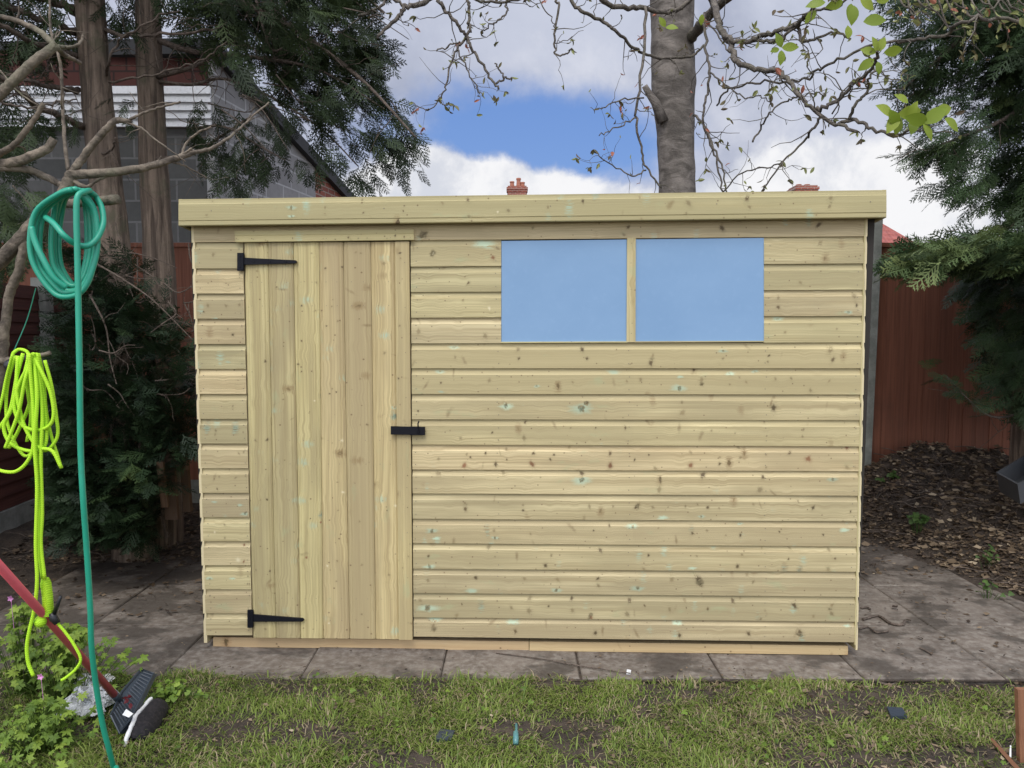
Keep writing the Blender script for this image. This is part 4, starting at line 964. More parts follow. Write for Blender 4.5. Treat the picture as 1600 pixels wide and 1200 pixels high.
pl += fill([(1490, 395), (1740, 400), (1740, 660), (1600, 650), (1560, 590), (1535, 500), (1500, 440)], 4.7, 6.1, 1250, dR, (.12, .22), r1, thr=-.35, bmax=.6)
pl += fill([(1455, 560), (1500, 580), (1560, 640), (1540, 650), (1490, 620)], 4.6, 4.9, 34, lambda x, y: (-.6, 0, .1), (.08, .14), r1, thr=-1)
V, Q, B = sprays(pl)
V2, Q2, B2 = sprays([(Vector((r1.uniform(3.1, 6.0), r1.uniform(3.9, 7.0), r1.uniform(1.4, 6.5))), Vector((r1.gauss(0, 1), r1.gauss(0, 1), -.4)), r1.uniform(.3, .55), r1.gauss(0, .5), r1.uniform(.1, .7)) for _ in range(1500)], TPL_BIG, True)
keep = []
fast_mesh('crown', np.concatenate([V, V2]), np.concatenate([Q, Q2+len(V)]), np.clip(np.concatenate([B, B2]), 0, 1), M_NEEDLE_R, treeR)

# ------------------------------------------------------------------ grey barked tree with budding branches over the shed
YT = 5.95
tree = empty('budding_tree', (P(1058, 300, YT).x, YT, 0), 'grey barked tree behind the shed with bare budding branches reaching overhead', 'tree')
mb = MB()
trunk_mesh(mb, [P(1064, 830, YT), P(1061, 560, YT), P(1058, 300, YT), P(1056, 240, YT), P(1055, 200, YT), P(1053, 165, YT), P(1053, 130, YT), P(1051, 90, YT), P(1050, 50, YT), P(1050, 0, YT), P(1045, -120, YT), P(1030, -350, YT), P(1020, -700, YT)],
           [pxr(w, YT) for w in (66, 60, 56, 55, 57, 60, 67, 64, 63, 66, 60, 50, 34)], sides=28, bump=.045, seed=2, freq=5)
mb.tube([P(1036, 190, YT-.1), P(1024, 160, YT-.12), P(1014, 146, YT-.13), P(1007, 134, YT-.14)], [.045, .034, .026, .022], 10)
mb.build('trunk', M_GBARK, tree, smooth=True)
BR = [
 ([(1080, 60, 5.85), (1098, 36, 5.6), (1120, 12, 5.3), (1150, -20, 5.0), (1230, -120, 4.6)], 10, 7, 3),
 ([(1118, 14, 5.2), (1110, -10, 4.9), (1120, 22, 4.6), (1127, 47, 4.5), (1142, 71, 4.4), (1150, 94, 4.3), (1169, 105, 4.25), (1197, 109, 4.2), (1221, 114, 4.1), (1236, 131, 4.0), (1253, 154, 3.9), (1272, 171, 3.85), (1305, 193, 3.8), (1339, 206, 3.7)], 6.5, 3, 26),
 ([(1310, 194, 3.8), (1329, 186, 3.75), (1350, 193, 3.7), (1369, 203, 3.65), (1402, 211, 3.6), (1425, 203, 3.55), (1444, 193, 3.5)], 3.6, 2.2, 8), ([(1425, 205, 3.55), (1477, 208, 3.5), (1500, 212, 3.5)], 1.4, .7, 2),
 ([(1327, 186, 3.75), (1339, 159, 3.7), (1356, 139, 3.7), (1361, 122, 3.65), (1366, 108, 3.65)], 3, 1.8, 6),
 ([(1274, 172, 3.85), (1294, 165, 3.8), (1316, 150, 3.75), (1335, 129, 3.7), (1359, 111, 3.6), (1369, 94, 3.55), (1371, 81, 3.5)], 3.8, 2.6, 12),
 ([(1127, 51, 4.5), (1140, 60, 4.4), (1163, 66, 4.35), (1187, 57, 4.3), (1210, 50, 4.2), (1240, 40, 4.1), (1255, 28, 4.0), (1272, 12, 3.9), (1300, -30, 3.8)], 4.6, 3.6, 16),
 ([(1160, 66, 4.4), (1187, 64, 4.3), (1212, 64, 4.2), (1240, 45, 4.1), (1270, 20, 4.0), (1300, 14, 3.95), (1330, -5, 3.9)], 3.2, 2, 8),
 ([(1247, 43, 4.1), (1254, 60, 4.05), (1271, 62, 4.0), (1303, 51, 3.95), (1329, 61, 3.9)], 3, 1.8, 7),
 ([(1101, 20, 5.0), (1103, 75, 4.9), (1109, 107, 4.8), (1106, 146, 4.8), (1099, 169, 4.8), (1101, 197, 4.8), (1111, 225, 4.8), (1122, 262, 4.8), (1130, 300, 4.8)], 2.6, 1.6, 12),
 ([(1084, 180, 5.7), (1100, 195, 5.4), (1115, 230, 5.2), (1128, 265, 5.1), (1136, 302, 5.1)], 2.4, 1.4, 10),
 ([(1102, 30, 4.9), (1131, 66, 4.7), (1142, 90, 4.6)], 1.6, 1.2, 2), ([(1109, 113, 4.8), (1131, 131, 4.6), (1156, 150, 4.5), (1187, 150, 4.4), (1204, 160, 4.4)], 1.6, .9, 8),
 ([(1120, 165, 4.7), (1135, 142, 4.6), (1159, 133, 4.5), (1187, 129, 4.4), (1225, 127, 4.3), (1259, 124, 4.2), (1277, 110, 4.1), (1300, 97, 4.0), (1350, 75, 3.9), (1380, 67, 3.8), (1406, 66, 3.8), (1444, 60, 3.7), (1481, 52, 3.7), (1510, 32, 3.6), (1560, 30, 3.6), (1640, 36, 3.6)], 1.6, 3.2, 18),
 ([(1176, 222, 4.3), (1187, 202, 4.3), (1202, 176, 4.2), (1225, 159, 4.2), (1244, 152, 4.1), (1270, 146, 4.1), (1290, 146, 4.1)], 1.8, 1.2, 12),
 ([(1283, 182, 3.85), (1266, 206, 3.9), (1253, 225, 4.0), (1225, 252, 4.0), (1190, 299, 4.1)], 2.6, 1.3, 5), ([(1130, 300, 4.6), (1160, 270, 4.5), (1200, 262, 4.4), (1222, 252, 4.3)], 1.3, 1.3, 10),
 ([(1300, 178, 3.8), (1320, 140, 3.7), (1340, 128, 3.7)], 1.4, 1, 3),
 ([(894, -60, 5.0), (894, 0, 5.0), (912, 19, 5.0), (941, 34, 5.1), (962, 47, 5.1), (981, 66, 5.2), (1006, 84, 5.3), (1037, 91, 5.4), (1081, 87, 5.5), (1100, 70, 5.5)], 3.6, 2, 16),
 ([(937, -30, 5.0), (940, 0, 5.1), (975, 12, 5.2), (1006, 12, 5.4), (1037, 19, 5.5), (1069, 9, 5.5), (1095, -20, 5.5)], 4.6, 4, 18),
 ([(1008, 10, 5.3), (1006, 78, 5.2), (1000, 141, 5.1), (995, 187, 5.1), (1003, 237, 5.1), (1009, 262, 5.1), (1034, 294, 5.1)], 2.8, 1.6, 12),
 ([(995, 184, 5.1), (975, 194, 5.0), (953, 206, 5.0), (936, 212, 4.9)], 1.5, .9, 6), ([(1006, 153, 5.1), (969, 156, 5.0), (947, 166, 5.0), (928, 172, 4.9)], 1.5, .9, 6), ([(1009, 266, 5.1), (990, 275, 5.0), (969, 266, 5.0), (941, 247, 4.9), (928, 234, 4.9)], 1.5, .9, 9),
 ([(869, -30, 4.9), (869, 0, 4.9), (875, 9, 4.9), (867, 47, 4.9), (866, 66, 4.9), (869, 84, 4.9), (884, 84, 4.9), (894, 77, 4.9)], 2.4, 1.4, 5),
 ([(820, -40, 4.9), (841, 0, 4.9), (860, 28, 4.9), (868, 45, 4.9)], 1.2, .9, 2),
 ([(560, 24, 4.4), (582, 17, 4.4), (605, 0, 4.4), (640, -30, 4.4)], 2, 3, 3), ([(590, 60, 4.4), (603, 44, 4.4), (624, 26, 4.4), (637, 10, 4.4), (661, 4, 4.5), (690, -15, 4.6), (800, -80, 4.9)], 2.6, 6, 9), ([(637, 10, 4.4), (616, -2, 4.4), (600, -20, 4.4)], 2.6, 3, 0),
 ([(680, -20, 4.6), (687, 0, 4.5), (697, 17, 4.5), (716, 39, 4.5), (729, 56, 4.5), (740, 77, 4.5), (755, 103, 4.5), (768, 124, 4.5), (779, 140, 4.5)], 3.6, 2, 9),
 ([(775, 131, 4.5), (787, 123, 4.5), (800, 121, 4.5)], 2, 1.6, 1), ([(787, 123, 4.5), (779, 108, 4.5), (773, 99, 4.5)], 1.6, 1.4, 1),
 ([(728, -40, 4.6), (731, 0, 4.5), (733, 9, 4.5), (732, 32, 4.5), (734, 45, 4.5), (729, 56, 4.5)], 2.8, 2.6, 3),
 ([(727, 60, 4.5), (714, 75, 4.5), (704, 98, 4.5), (697, 131, 4.5), (689, 150, 4.5), (671, 171, 4.5)], 2.4, 1, 7), ([(719, 65, 4.5), (700, 73, 4.5), (682, 80, 4.5)], 1.6, 1.2, 4),
 ([(714, 77, 4.5), (725, 99, 4.5), (734, 116, 4.5), (742, 131, 4.5), (748, 144, 4.5), (755, 150, 4.5)], 1.5, .9, 8), ([(689, 150, 4.5), (691, 161, 4.5), (710, 165, 4.5)], 1.1, .9, 2), ([(671, 171, 4.5), (655, 168, 4.5), (645, 160, 4.5)], 1, .8, 3),
 ([(795, -30, 4.8), (791, 0, 4.8), (789, 22, 4.8), (772, 36, 4.8), (759, 45, 4.8), (752, 54, 4.8)], 2, 1, 12), ([(736, -5, 4.7), (760, 3, 4.8), (793, 3, 4.8), (830, -4, 4.9)], 2.4, 2, 14),
]
r2 = random.Random(11); tips_all = []
for pts, a, b_, tw in BR:
    m_ = MB(); tips_all += limb(pts, a*.86, b_*.86, m_, sides=7, kink=.005, r=r2, twigs=int(tw*.9), tl=(.05, .26)); m_.build('branch', M_TWIG, tree, smooth=True)
# high limbs out of sight that carry those branches
m_ = MB()
for pts, a, b_ in (([(1045, -150, 5.9), (960, -260, 5.5), (820, -160, 4.9), (790, -75, 4.9)], 16, 6), ([(1040, -200, 5.9), (1150, -300, 5.3), (1250, -180, 4.6), (1310, -40, 3.85)], 16, 5), ([(1043, -170, 5.9), (980, -150, 5.5), (930, -50, 5.1)], 9, 5), ([(960, -260, 5.5), (760, -220, 4.9), (690, -60, 4.6), (683, -18, 4.6)], 9, 4), ([(800, -200, 4.9), (740, -100, 4.7), (728, -38, 4.6)], 5, 3), ([(1250, -180, 4.6), (1500, -160, 4.0), (1660, -20, 3.6), (1640, 36, 3.6)], 7, 3.4)):
    limb(pts, a, b_, m_)
m_.build('upper_limbs', M_GBARK, tree, smooth=True)
def leafquad(mb, c, axis, side, L, Wd, bid, fold=.15):
    axis = Vector(axis).normalized(); side = Vector(side); side = (side-axis*side.dot(axis)).normalized(); nn = axis.cross(side)
    mb.b = bid; prof = [(0, .04), (.12, .55), (.3, .92), (.5, 1), (.7, .78), (.88, .36), (1, .02)]
    vs = []
    for t, w in prof:
        base = c+axis*L*t+nn*(-.25*L*(t-.5)**2)
        vs += [base-side*Wd*.5*w+nn*fold*Wd*w*.5, base, base+side*Wd*.5*w+nn*fold*Wd*w*.5]
    mb.add(vs, [(3*i+j, 3*i+j+1, 3*i+j+4, 3*i+j+3) for i in range(len(prof)-1) for j in (0, 1)])
lf = MB()
LV = [(1331, 5, 26, 260, 3.9), (1318, 2, 30, 200, 3.9), (1350, 33, 36, 5, 3.6), (1335, 8, 30, 265, 3.6), (1371, 80, 24, 120, 3.5), (1369, 82, 24, 160, 3.5), (1371, 80, 26, 60, 3.5), (1366, 92, 28, 215, 3.5), (1382, 82, 30, 10, 3.5), (1372, 96, 20, 280, 3.5), (1326, 60, 22, 90, 3.9),
      (1222, 74, 24, 120, 3.6), (1222, 74, 26, 0, 3.6), (1222, 78, 24, 265, 3.6), (1218, 76, 16, 200, 3.6), (1396, 180, 34, 155, 3.5), (1400, 210, 34, 80, 3.55), (1418, 182, 26, 60, 3.5), (1405, 178, 40, 10, 3.5), (1444, 192, 42, 35, 3.45), (1444, 193, 30, 300, 3.45), (1450, 190, 38, 170, 3.45), (1478, 184, 34, 325, 3.45),
      (1404, 178, 34, 240, 3.5), (1462, 176, 34, 20, 3.45), (1420, 160, 26, 150, 3.5), (1404, 196, 30, 130, 3.5), (1430, 185, 30, 250, 3.5), (1040, 42, 18, 130, 4.6), (1040, 42, 20, 350, 4.6), (1097, 22, 16, 270, 4.4), (1345, -3, 30, 330, 3.8), (1290, 2, 30, 190, 3.8), (1370, 2, 26, 20, 3.8), (1275, 16, 24, 230, 3.9)]
for x, y, L, a, Y in LV:
    c = P(x, y, Y); an = math.radians(a); ax = Vector((math.cos(an), r2.uniform(-.35, .35), math.sin(an))); leafquad(lf, c, ax, Vector((-math.sin(an), r2.uniform(-.5, .5), math.cos(an))), L*Y/F_PX*.98, L*Y/F_PX*.54, r2.uniform(.35, .9))
lf.build('young_leaves', M_LEAF, tree, smooth=True)
bd = MB()
for tpt in tips_all:
    if r2.random() < .8:
        k = 1 if r2.random() < .45 else r2.randrange(2, 6); red = r2.random() < .10
        for j in range(k):
            ax = Vector((r2.gauss(0, .8), r2.gauss(0, .6), r2.gauss(.1 if k == 1 else -.5, .8))).normalized(); L = r2.uniform(.02, .048)
            leafquad(bd, tpt-ax*.003, ax, Vector((r2.gauss(0, 1), r2.gauss(0, 1), r2.gauss(0, 1))), L, L*r2.uniform(.3, .5), 1.0 if red else r2.uniform(.1, .85), fold=.5)
for k in range(150):   # yellow-green and reddish opening leaves towards the top right
    x = r2.uniform(1395, 1610); y = 14+r2.gauss(0, 16)+(18 if x > 1520 else 0); c = P(x, y, r2.uniform(3.55, 3.8)); 
    if mnoise.noise(c*5) < -.02: continue
    ax = Vector((r2.gauss(0, 1), r2.gauss(0, .5), r2.gauss(-.2, .8))).normalized(); L = r2.uniform(.02, .05)
    leafquad(bd, c, ax, Vector((r2.gauss(0, 1), r2.gauss(0, 1), r2.gauss(0, 1))), L, L*.5, 1.0 if r2.random() < .2 else r2.uniform(.6, .93), fold=.3)
bd.build('buds', M_BUD, tree)
m_ = MB()
for k in range(16):
    x = 1400+k*14; pts = [(x, -20+r2.uniform(-8, 8), 3.7), (x+10, 5+r2.gauss(0, 8), 3.65), (x+24, 18+r2.gauss(0, 10), 3.65), (x+40, 30+r2.gauss(0, 12), 3.65)]; limb(pts, 1.6, .8, m_, r=r2, twigs=2, tl=(.04, .12))
m_.build('twigs', M_TWIG, tree)

# ------------------------------------------------------------------ bare dead wood at the left with the two hoses
dead = empty('bare_branches', (-1.95, 2.6, 0), 'pale bare dead tree limbs at the left edge carrying both hoses', 'tree')
YD = 2.45
BD = [
 ([(-60, 455, YD), (0, 408, YD), (45, 358, YD), (85, 322, YD), (104, 292, YD), (113, 268, YD)], 13, 10, 0),
 ([(38, 372, YD), (30, 420, YD), (16, 455, YD), (9, 500, YD), (5, 545, YD), (2, 590, YD), (-20, 680, YD)], 7.5, 9, 0),
 ([(110, 272, YD), (150, 271, YD), (200, 266, YD), (240, 258, YD), (268, 250, YD+.02), (304, 237, YD+.04)], 8.5, 5, 2), ([(300, 238, YD+.04), (330, 232, YD+.08), (360, 213, YD+.14), (380, 195, YD+.2), (420, 160, YD+.3)], 3.4, 1.4, 5),
 ([(113, 270, YD), (125, 252, YD), (145, 226, YD), (163, 205, YD), (177, 191, YD), (190, 187, YD)], 7, 5.4, 0), ([(203, 187, YD), (225, 176, YD), (250, 168, YD), (282, 159, YD)], 2.6, 1.8, 2), ([(186, 188, YD), (204, 190, YD)], 5, 3, 0), ([(190, 189, YD), (220, 200, YD), (240, 216, YD), (262, 232, YD), (290, 252, YD)], 2, 1.2, 3),
 ([(107, 266, YD), (102, 230, YD+.02), (99, 190, YD+.04), (97, 130, YD+.05), (92, 88, YD+.06), (82, 60, YD+.08), (78, 30, YD+.1), (78, -30, YD+.1)], 3.4, 1.8, 3),
 ([(-30, 262, YD-.05), (0, 262, YD-.05), (40, 264, YD-.03), (75, 278, YD), (103, 292, YD)], 7, 5.5, 0), ([(-30, 262, YD-.05), (5, 256, YD-.05), (35, 250, YD-.05), (58, 240, YD-.05), (76, 230, YD-.05), (84, 217, YD-.05)], 9, 7, 0),
 ([(-30, 262, YD), (0, 240, YD), (20, 228, YD), (40, 205, YD), (55, 185, YD), (68, 162, YD)], 6, 4, 4), ([(-40, 190, YD-.1), (-5, 152, YD-.1), (20, 128, YD-.1), (55, 95, YD-.08), (86, 72, YD-.05)], 9, 8, 0),
 ([(86, 72, YD-.05), (70, 56, YD-.03), (50, 42, YD), (20, 30, YD), (-20, 22, YD)], 5.5, 4, 2), ([(86, 72, YD-.05), (102, 74, YD), (118, 72, YD), (128, 63, YD+.02), (130, 52, YD+.02)], 3.5, 2, 0), ([(88, 74, YD-.05), (105, 88, YD+.1), (125, 98, YD+.2)], 4.4, 3.6, 0),
 ([(84, 314, YD-.01), (110, 318, YD-.01), (140, 315, YD-.03), (165, 313, YD-.04), (184, 311, YD-.05)], 8, 9, 0), ([(-10, 566, YD-.02), (20, 562, YD-.04), (50, 558, YD-.05), (78, 551, YD-.06)], 6, 3.8, 0), ([(112, 282, YD), (135, 292, YD), (150, 283, YD), (176, 272, YD)], 4, 2, 0),
 ([(300, 232, YD+.03), (285, 240, YD+.03), (292, 222, YD+.05), (310, 207, YD+.05), (330, 198, YD+.05)], 2.4, 1.6, 1), ([(270, 254, YD+.02), (290, 260, YD+.05), (322, 277, YD+.1)], 2, 1, 1), ([(20, 290, YD+.1), (40, 312, YD+.1), (56, 335, YD+.1)], 1.2, 1, 1),
 ([(0, 110, YD+.2), (30, 145, YD+.2), (60, 165, YD+.2)], 1.6, 1.2, 2),
]
r3 = random.Random(5)
for pts, a, b_, tw in BD:
    m_ = MB(); limb(pts, a*.88, b_*.85, m_, sides=12, kink=.0009, r=r3, twigs=tw, tl=(.04, .16), n=7)
    for i, v in enumerate(m_.v):
        if a > 4: vv = Vector(v); m_.v[i] = tuple(vv+Vector((1, 1, 1))*.0016*mnoise.noise(vv*70)+Vector((1, 0, 1))*.0012*mnoise.noise(vv*21))
    m_.build('limb', M_DEAD, dead, smooth=True)
m_ = MB(); trunk_mesh(m_, [(-2.15, 2.62, -.02), (-2.05, 2.6, .5), (-1.98, 2.5, 1.0), (-1.9, YD, 1.35), P(-60, 455, YD)], [.07, .055, .05, .04, .028]); trunk_mesh(m_, [(-1.95, 2.5, 1.1), (-1.95, YD, 1.7), P(-40, 262, YD-.05), P(-40, 190, YD-.1), (-1.95, 2.4, 2.6)], [.045, .04, .035, .03, .02]); trunk_mesh(m_, [(-1.98, 2.5, .95), P(-20, 680, YD)], [.03, .018])
m_.build('trunk', M_DEAD, dead, smooth=True)

# green hose
YH = 2.36; gh = MB(); HP = []
loops = [(47, 152, 464, 0), (53, 149, 458, 2), (62, 152, 455, 4), (80, 142, 447, -4), (84, 136, 450, 1), (92, 150, 452, 5)]
for k, (xl_, xr_, yb_, jx) in enumerate(loops):
    cxh = 112+jx+k*2; yo = -.055+.018*k
    top = 296+r3.uniform(-1, 3)
    ring = [(cxh, top, -.03), (cxh-22, top+8, -.02), (lin(.85, 0, cxh, 1, xl_), 330, 0), (xl_, 372, .0), (lin(.92, 0, cxh, 1, xl_), 412, 0), (lin(.55, 0, cxh, 1, xl_), yb_-14, 0), (lin(.1, 0, (xl_+xr_)/2+6, 1, xl_), yb_, 0), (lin(.6, 0, (xl_+xr_)/2, 1, xr_), yb_-12, .01), (lin(.95, 0, cxh, 1, xr_), 400, .03), (xr_, 356, .035), (lin(.8, 0, cxh+4, 1, xr_), 325, .03), (cxh+10, top+4, .0)]
    HP += [P(x, y, YH+yo+dy) for x, y, dy in ring]
HP = smooth_path(HP, 6)
gh.tube(HP, .0082, 10)
tail = [(118, 330, 2.44), (127, 303, 2.42), (140, 298, 2.36), (131, 300, 2.30), (121, 308, 2.275), (119.5, 340, 2.27), (121, 400, 2.27), (124, 560, 2.27), (126, 700, 2.28), (130, 780, 2.28), (135, 850, 2.3), (141, 950, 2.32), (143, 1010, 2.34), (150, 1070, 2.38), (160, 1130, 2.42), (170, 1170, 2.45), (178, 1200, 2.5)]
tp = [P(*p) for p in tail]; e = tp[-1]; tp += [Vector((e.x+.04, e.y-.06, .045)), Vector((e.x+.1, e.y-.22, .02)), Vector((e.x+.1, e.y-.6, .02)), Vector((e.x-.2, e.y-1.1, .02))]
gh.tube(smooth_path(tp, 6), .0086, 10)
gh.tube(smooth_path([P(72, 340, 2.31), P(85, 350, 2.28), P(100, 368, 2.265), P(118, 381, 2.29), P(137, 384, 2.31), P(152, 372, 2.33), P(161, 350, 2.35), P(159, 325, 2.38), P(150, 308, 2.40), P(141, 300, 2.36)], 6), .0088, 10)
gh.tube(smooth_path([P(49, 355, 2.29), P(56, 380, 2.285), P(70, 410, 2.28), P(85, 435, 2.285), P(104, 450, 2.3)], 6), .009, 10)
tag(gh.build('garden_hose', M_GHOSE, smooth=True), 'green garden hose coiled over a branch stub with its end trailing to the grass', 'hose')
# lime hose
lm = empty('expandable_hose', P(60, 553, YD-.08), 'bright lime fabric hose looped over the lower branch stub', 'hose')
m_ = MB(); YL = 2.34
LS = [
 [(54, 551), (40, 590), (30, 640), (16, 680), (8, 700)], [(50, 553), (62, 575), (78, 610), (84, 645), (78, 664), (60, 672), (40, 668), (28, 655), (22, 630), (30, 600), (44, 572), (52, 552)],
 [(46, 553), (34, 600), (18, 640), (6, 665), (14, 690), (34, 702), (58, 704), (72, 690), (70, 640), (62, 580), (58, 552)], [(70, 563), (80, 600), (88, 650), (90, 680), (80, 698), (68, 704), (58, 690)], [(60, 552), (68, 590), (72, 640), (80, 680), (90, 712), (96, 732)],
 [(20, 553), (10, 590), (4, 620), (-4, 650)], [(24, 556), (12, 600), (10, 650), (20, 685), (38, 712), (52, 700), (54, 650), (50, 600), (50, 552)], [(-14, 730), (8, 737), (26, 736), (42, 722), (52, 696), (52, 640), (48, 590), (46, 552)], [(28, 556), (26, 610), (36, 660), (52, 690), (64, 700), (82, 705), (96, 731)],
 [(36, 552), (26, 590), (16, 640), (-2, 670)], [(52, 551), (52, 600), (50, 650), (56, 690), (60, 705)], [(56, 551), (64, 600), (66, 650), (62, 700)], [(44, 552), (42, 600), (48, 650), (42, 690)], [(20, 552), (30, 546), (44, 552), (50, 580), (46, 630), (30, 670), (14, 700)],
 [(52, 552), (58, 620), (54, 690), (58, 760), (56, 850), (58, 905), (54, 950), (46, 985), (42, 1010), (44, 1035), (52, 1056)], [(56, 552), (66, 640), (64, 720), (66, 800), (64, 850), (70, 905)], [(48, 552), (56, 640), (58, 720), (62, 800), (61, 850), (66, 904)],
 [(88, 972), (102, 988), (116, 1008), (126, 1030), (118, 1046), (104, 1058), (96, 1063)],
]
for k, s_ in enumerate(LS):
    yo = -.03+.011*(k % 7); m_.tube(smooth_path([P(x, y, YL+yo*(1 if i else .4)) for i, (x, y) in enumerate(s_)], 6), .0050+.0005*math.sin(k), 8)
m_.build('hose', M_LIME, lm, smooth=True)
m_ = MB(); pth = [P(70, 903, YL), P(72, 915, YL), P(74, 930, YL), P(75, 948, YL), P(75, 962, YL)]
pp = smooth_path(pth, 12); m_.tube(pp, [.010+.005*min(1, i/8)+(.0013 if i % 2 else -.0013) for i in range(len(pp))], 12); m_.build('gathered_sleeve', M_LIME, lm, smooth=True)
m_ = MB(); c = P(63, 971, YL-.01); m_.tube([c+Vector((0, 0, .018*math.cos(a))) for a in np.linspace(0.05, math.pi-.05, 9)], [.018*math.sin(a) for a in np.linspace(0.05, math.pi-.05, 9)], 14); m_.build('sleeve_end', M_LIME, lm, smooth=True)
m_ = MB(); m_.tube([P(80, 958, YL), P(84, 966, YL), P(90, 974, YL)], [.012, .013, .010], 10); m_.tube([P(84, 960, YL), P(90, 945, YL-.01), P(95, 932, YL-.02)], [.007, .006, .005], 8); m_.build('tap_connector', M_BLACKP, lm, smooth=True); m_ = MB(); m_.tube([P(57, 972, YL), P(50, 970, YL)], [.009, .008], 8); m_.build('end_cap', M_BLACKP, lm, smooth=True)
# black ball valve by the stub
m_ = MB(); c = P(18, 571, YL+.06); m_.tube([c+Vector((.022*math.cos(a), 0, 0)) for a in np.linspace(.05, math.pi-.05, 9)], [.021*math.sin(a) for a in np.linspace(.05, math.pi-.05, 9)], 14); m_.build('reel_end', M_BLACKP, lm, smooth=True)
# thin dark green cord
m_ = MB(); m_.tube(smooth_path([P(56, 450, 2.5), P(42, 500, 2.5), P(20, 552, 2.47)], 5), .0016, 6)
tag(m_.build('cord', M_GHOSE), 'thin dark green cord running from the hose coil down to the lime hose', 'cord')

# ------------------------------------------------------------------ broom, shoe, litter
br = empty('broom', G(190, 1110), 'broom with a faded red handle and dark ribbed head lying at the lawn edge', 'broom')
e0 = P(-30, 852, 2.05); e1_ = P(178, 1085, 2.78); m_ = MB(); m_.tube([e0, e0.lerp(e1_, .5)+Vector((0, 0, .004)), e1_], [.0125, .0125, .0135], 14); m_.build('handle', M_REDP, br, smooth=True)
e2_ = P(188, 1096, 2.83); m_ = MB(); m_.tube([e1_, e1_.lerp(e2_, .4), e2_], [.0145, .013, .016], 12); m_.build('socket', M_SLATE, br, smooth=True)
m_ = MB()
hd = [(173, 1117, 2.72), (190, 1081, 2.86), (221, 1045, 3.0), (240, 1052, 3.0), (222, 1088, 2.86), (203, 1125, 2.74), (187, 1146, 2.68)]
vs = [P(x, y, Y) for x, y, Y in hd]; n = len(vs); bo = Vector((.006, .018, -.012)); m_.add(vs+[v+bo for v in vs], [tuple(range(n)), tuple(range(n, 2*n))[::-1]]+[(k, (k+1) % n, n+(k+1) % n, n+k) for k in range(n)])
for k in range(17):
    t = k/16; a = P(lin(t, 0, 178, 1, 224), lin(t, 0, 1112, 1, 1050), lin(t, 0, 2.72, 1, 2.985)); b_ = P(lin(t, 0, 192, 1, 238), lin(t, 0, 1136, 1, 1055), lin(t, 0, 2.69, 1, 2.985)); m_.tube([a, b_], .0024, 5)
m_.tube([P(x, y, Y-.004) for x, y, Y in hd]+[P(*hd[0])], .0042, 6)
hdo = m_.build('head', M_SLATE, br)
m_ = MB(); a, b_, c_, d_ = P(191, 1117, 2.69), P(201, 1121, 2.68), P(208, 1115, 2.69), P(197, 1108, 2.70); m_.hexa([a, b_, c_, d_], (0, .006, -.004)); m_.build('paper_tag', M_WHITE, hdo)
m_ = MB()
for k in range(5):
    c = P(200+r3.uniform(-4, 4), 1096+r3.uniform(-6, 6), 2.74); leafquad(m_, c, (r3.gauss(0, 1), -.3, r3.gauss(0, 1)), (r3.gauss(0, 1), 0, r3.gauss(0, 1)), .022, .014, 0, .4)
tag(m_.build('red_petals', mat('dark_red_petal', base=(.12, .010, .015), rough=.6)), 'crumpled dark red petals caught on the ribbed broom head', 'petals')
# shoe
sh = empty('trainer_shoe', G(228, 1150), 'worn black trainer with white sole edge lying on its side on the grass', 'shoe')
A_, B_ = P(206, 1158, 2.66), P(250, 1094, 2.90); ax = (B_-A_); Ls = ax.length; ax.normalize(); view = (P(228, 1126, 2.78)-Vector((0, 0, CAM_H))).normalized(); sd_ = ax.cross(view).normalized(); upv = sd_.cross(ax).normalized()
if sd_.x < 0: sd_ = -sd_
if upv.z < 0: upv = -upv
m_ = MB(); secs = [(0, .012, .020), (.05, .030, .032), (.2, .040, .045), (.42, .041, .046), (.58, .036, .040), (.75, .034, .034), (.9, .030, .026), (.98, .018, .016), (1, .006, .006)]
rows = []; ns = 16
for t, hw, hh in secs:
    c = A_+ax*Ls*t+sd_*.014
    hw *= 1.22; c = c-sd_*.003
    rows.append([c+sd_*hw*math.cos(a)+upv*hh*math.sin(a) for a in [2*math.pi*k/ns for k in range(ns)]])
vs = [p for r_ in rows for p in r_]; m_.add(vs, [(i*ns+k, i*ns+(k+1) % ns, (i+1)*ns+(k+1) % ns, (i+1)*ns+k) for i in range(len(rows)-1) for k in range(ns)]+[tuple(range(ns))])
m_.v = [tuple(Vector(v)+Vector((1, 1, 1))*.003*mnoise.noise(Vector(v)*50)) for v in m_.v]; shb = m_.build('upper', M_SHOE, sh, smooth=True)
m_ = MB(); pt = [P(198, 1162, 2.64), P(200, 1150, 2.65), P(205, 1138, 2.67), P(211, 1124, 2.71), P(216, 1114, 2.76), P(226, 1103, 2.82), P(234, 1092, 2.87), P(239, 1088, 2.89)]
pp = smooth_path(pt, 5); pp = [q-upv*.012+sd_*.002*mnoise.noise(q*60) for q in pp]; m_.tube(pp, [.0075+.003*abs(mnoise.noise(q*45)) for q in pp], 8); m_.build('sole', M_WHITE, sh, smooth=True)
m_ = MB()
for k in range(4):
    a = A_+ax*Ls*(.38+.1*k)-view*.047+sd_*.018; m_.tube(smooth_path([a-sd_*.02, a+ax*.01-view*.004, a+sd_*.022], 4), .0018, 5)
m_.tube(smooth_path([A_+ax*Ls*.3-view*.046, A_+ax*Ls*.5-view*.050+sd_*.02, A_+ax*Ls*.68-view*.045], 5), .0016, 5)
m_.build('laces', M_SHOE, sh)
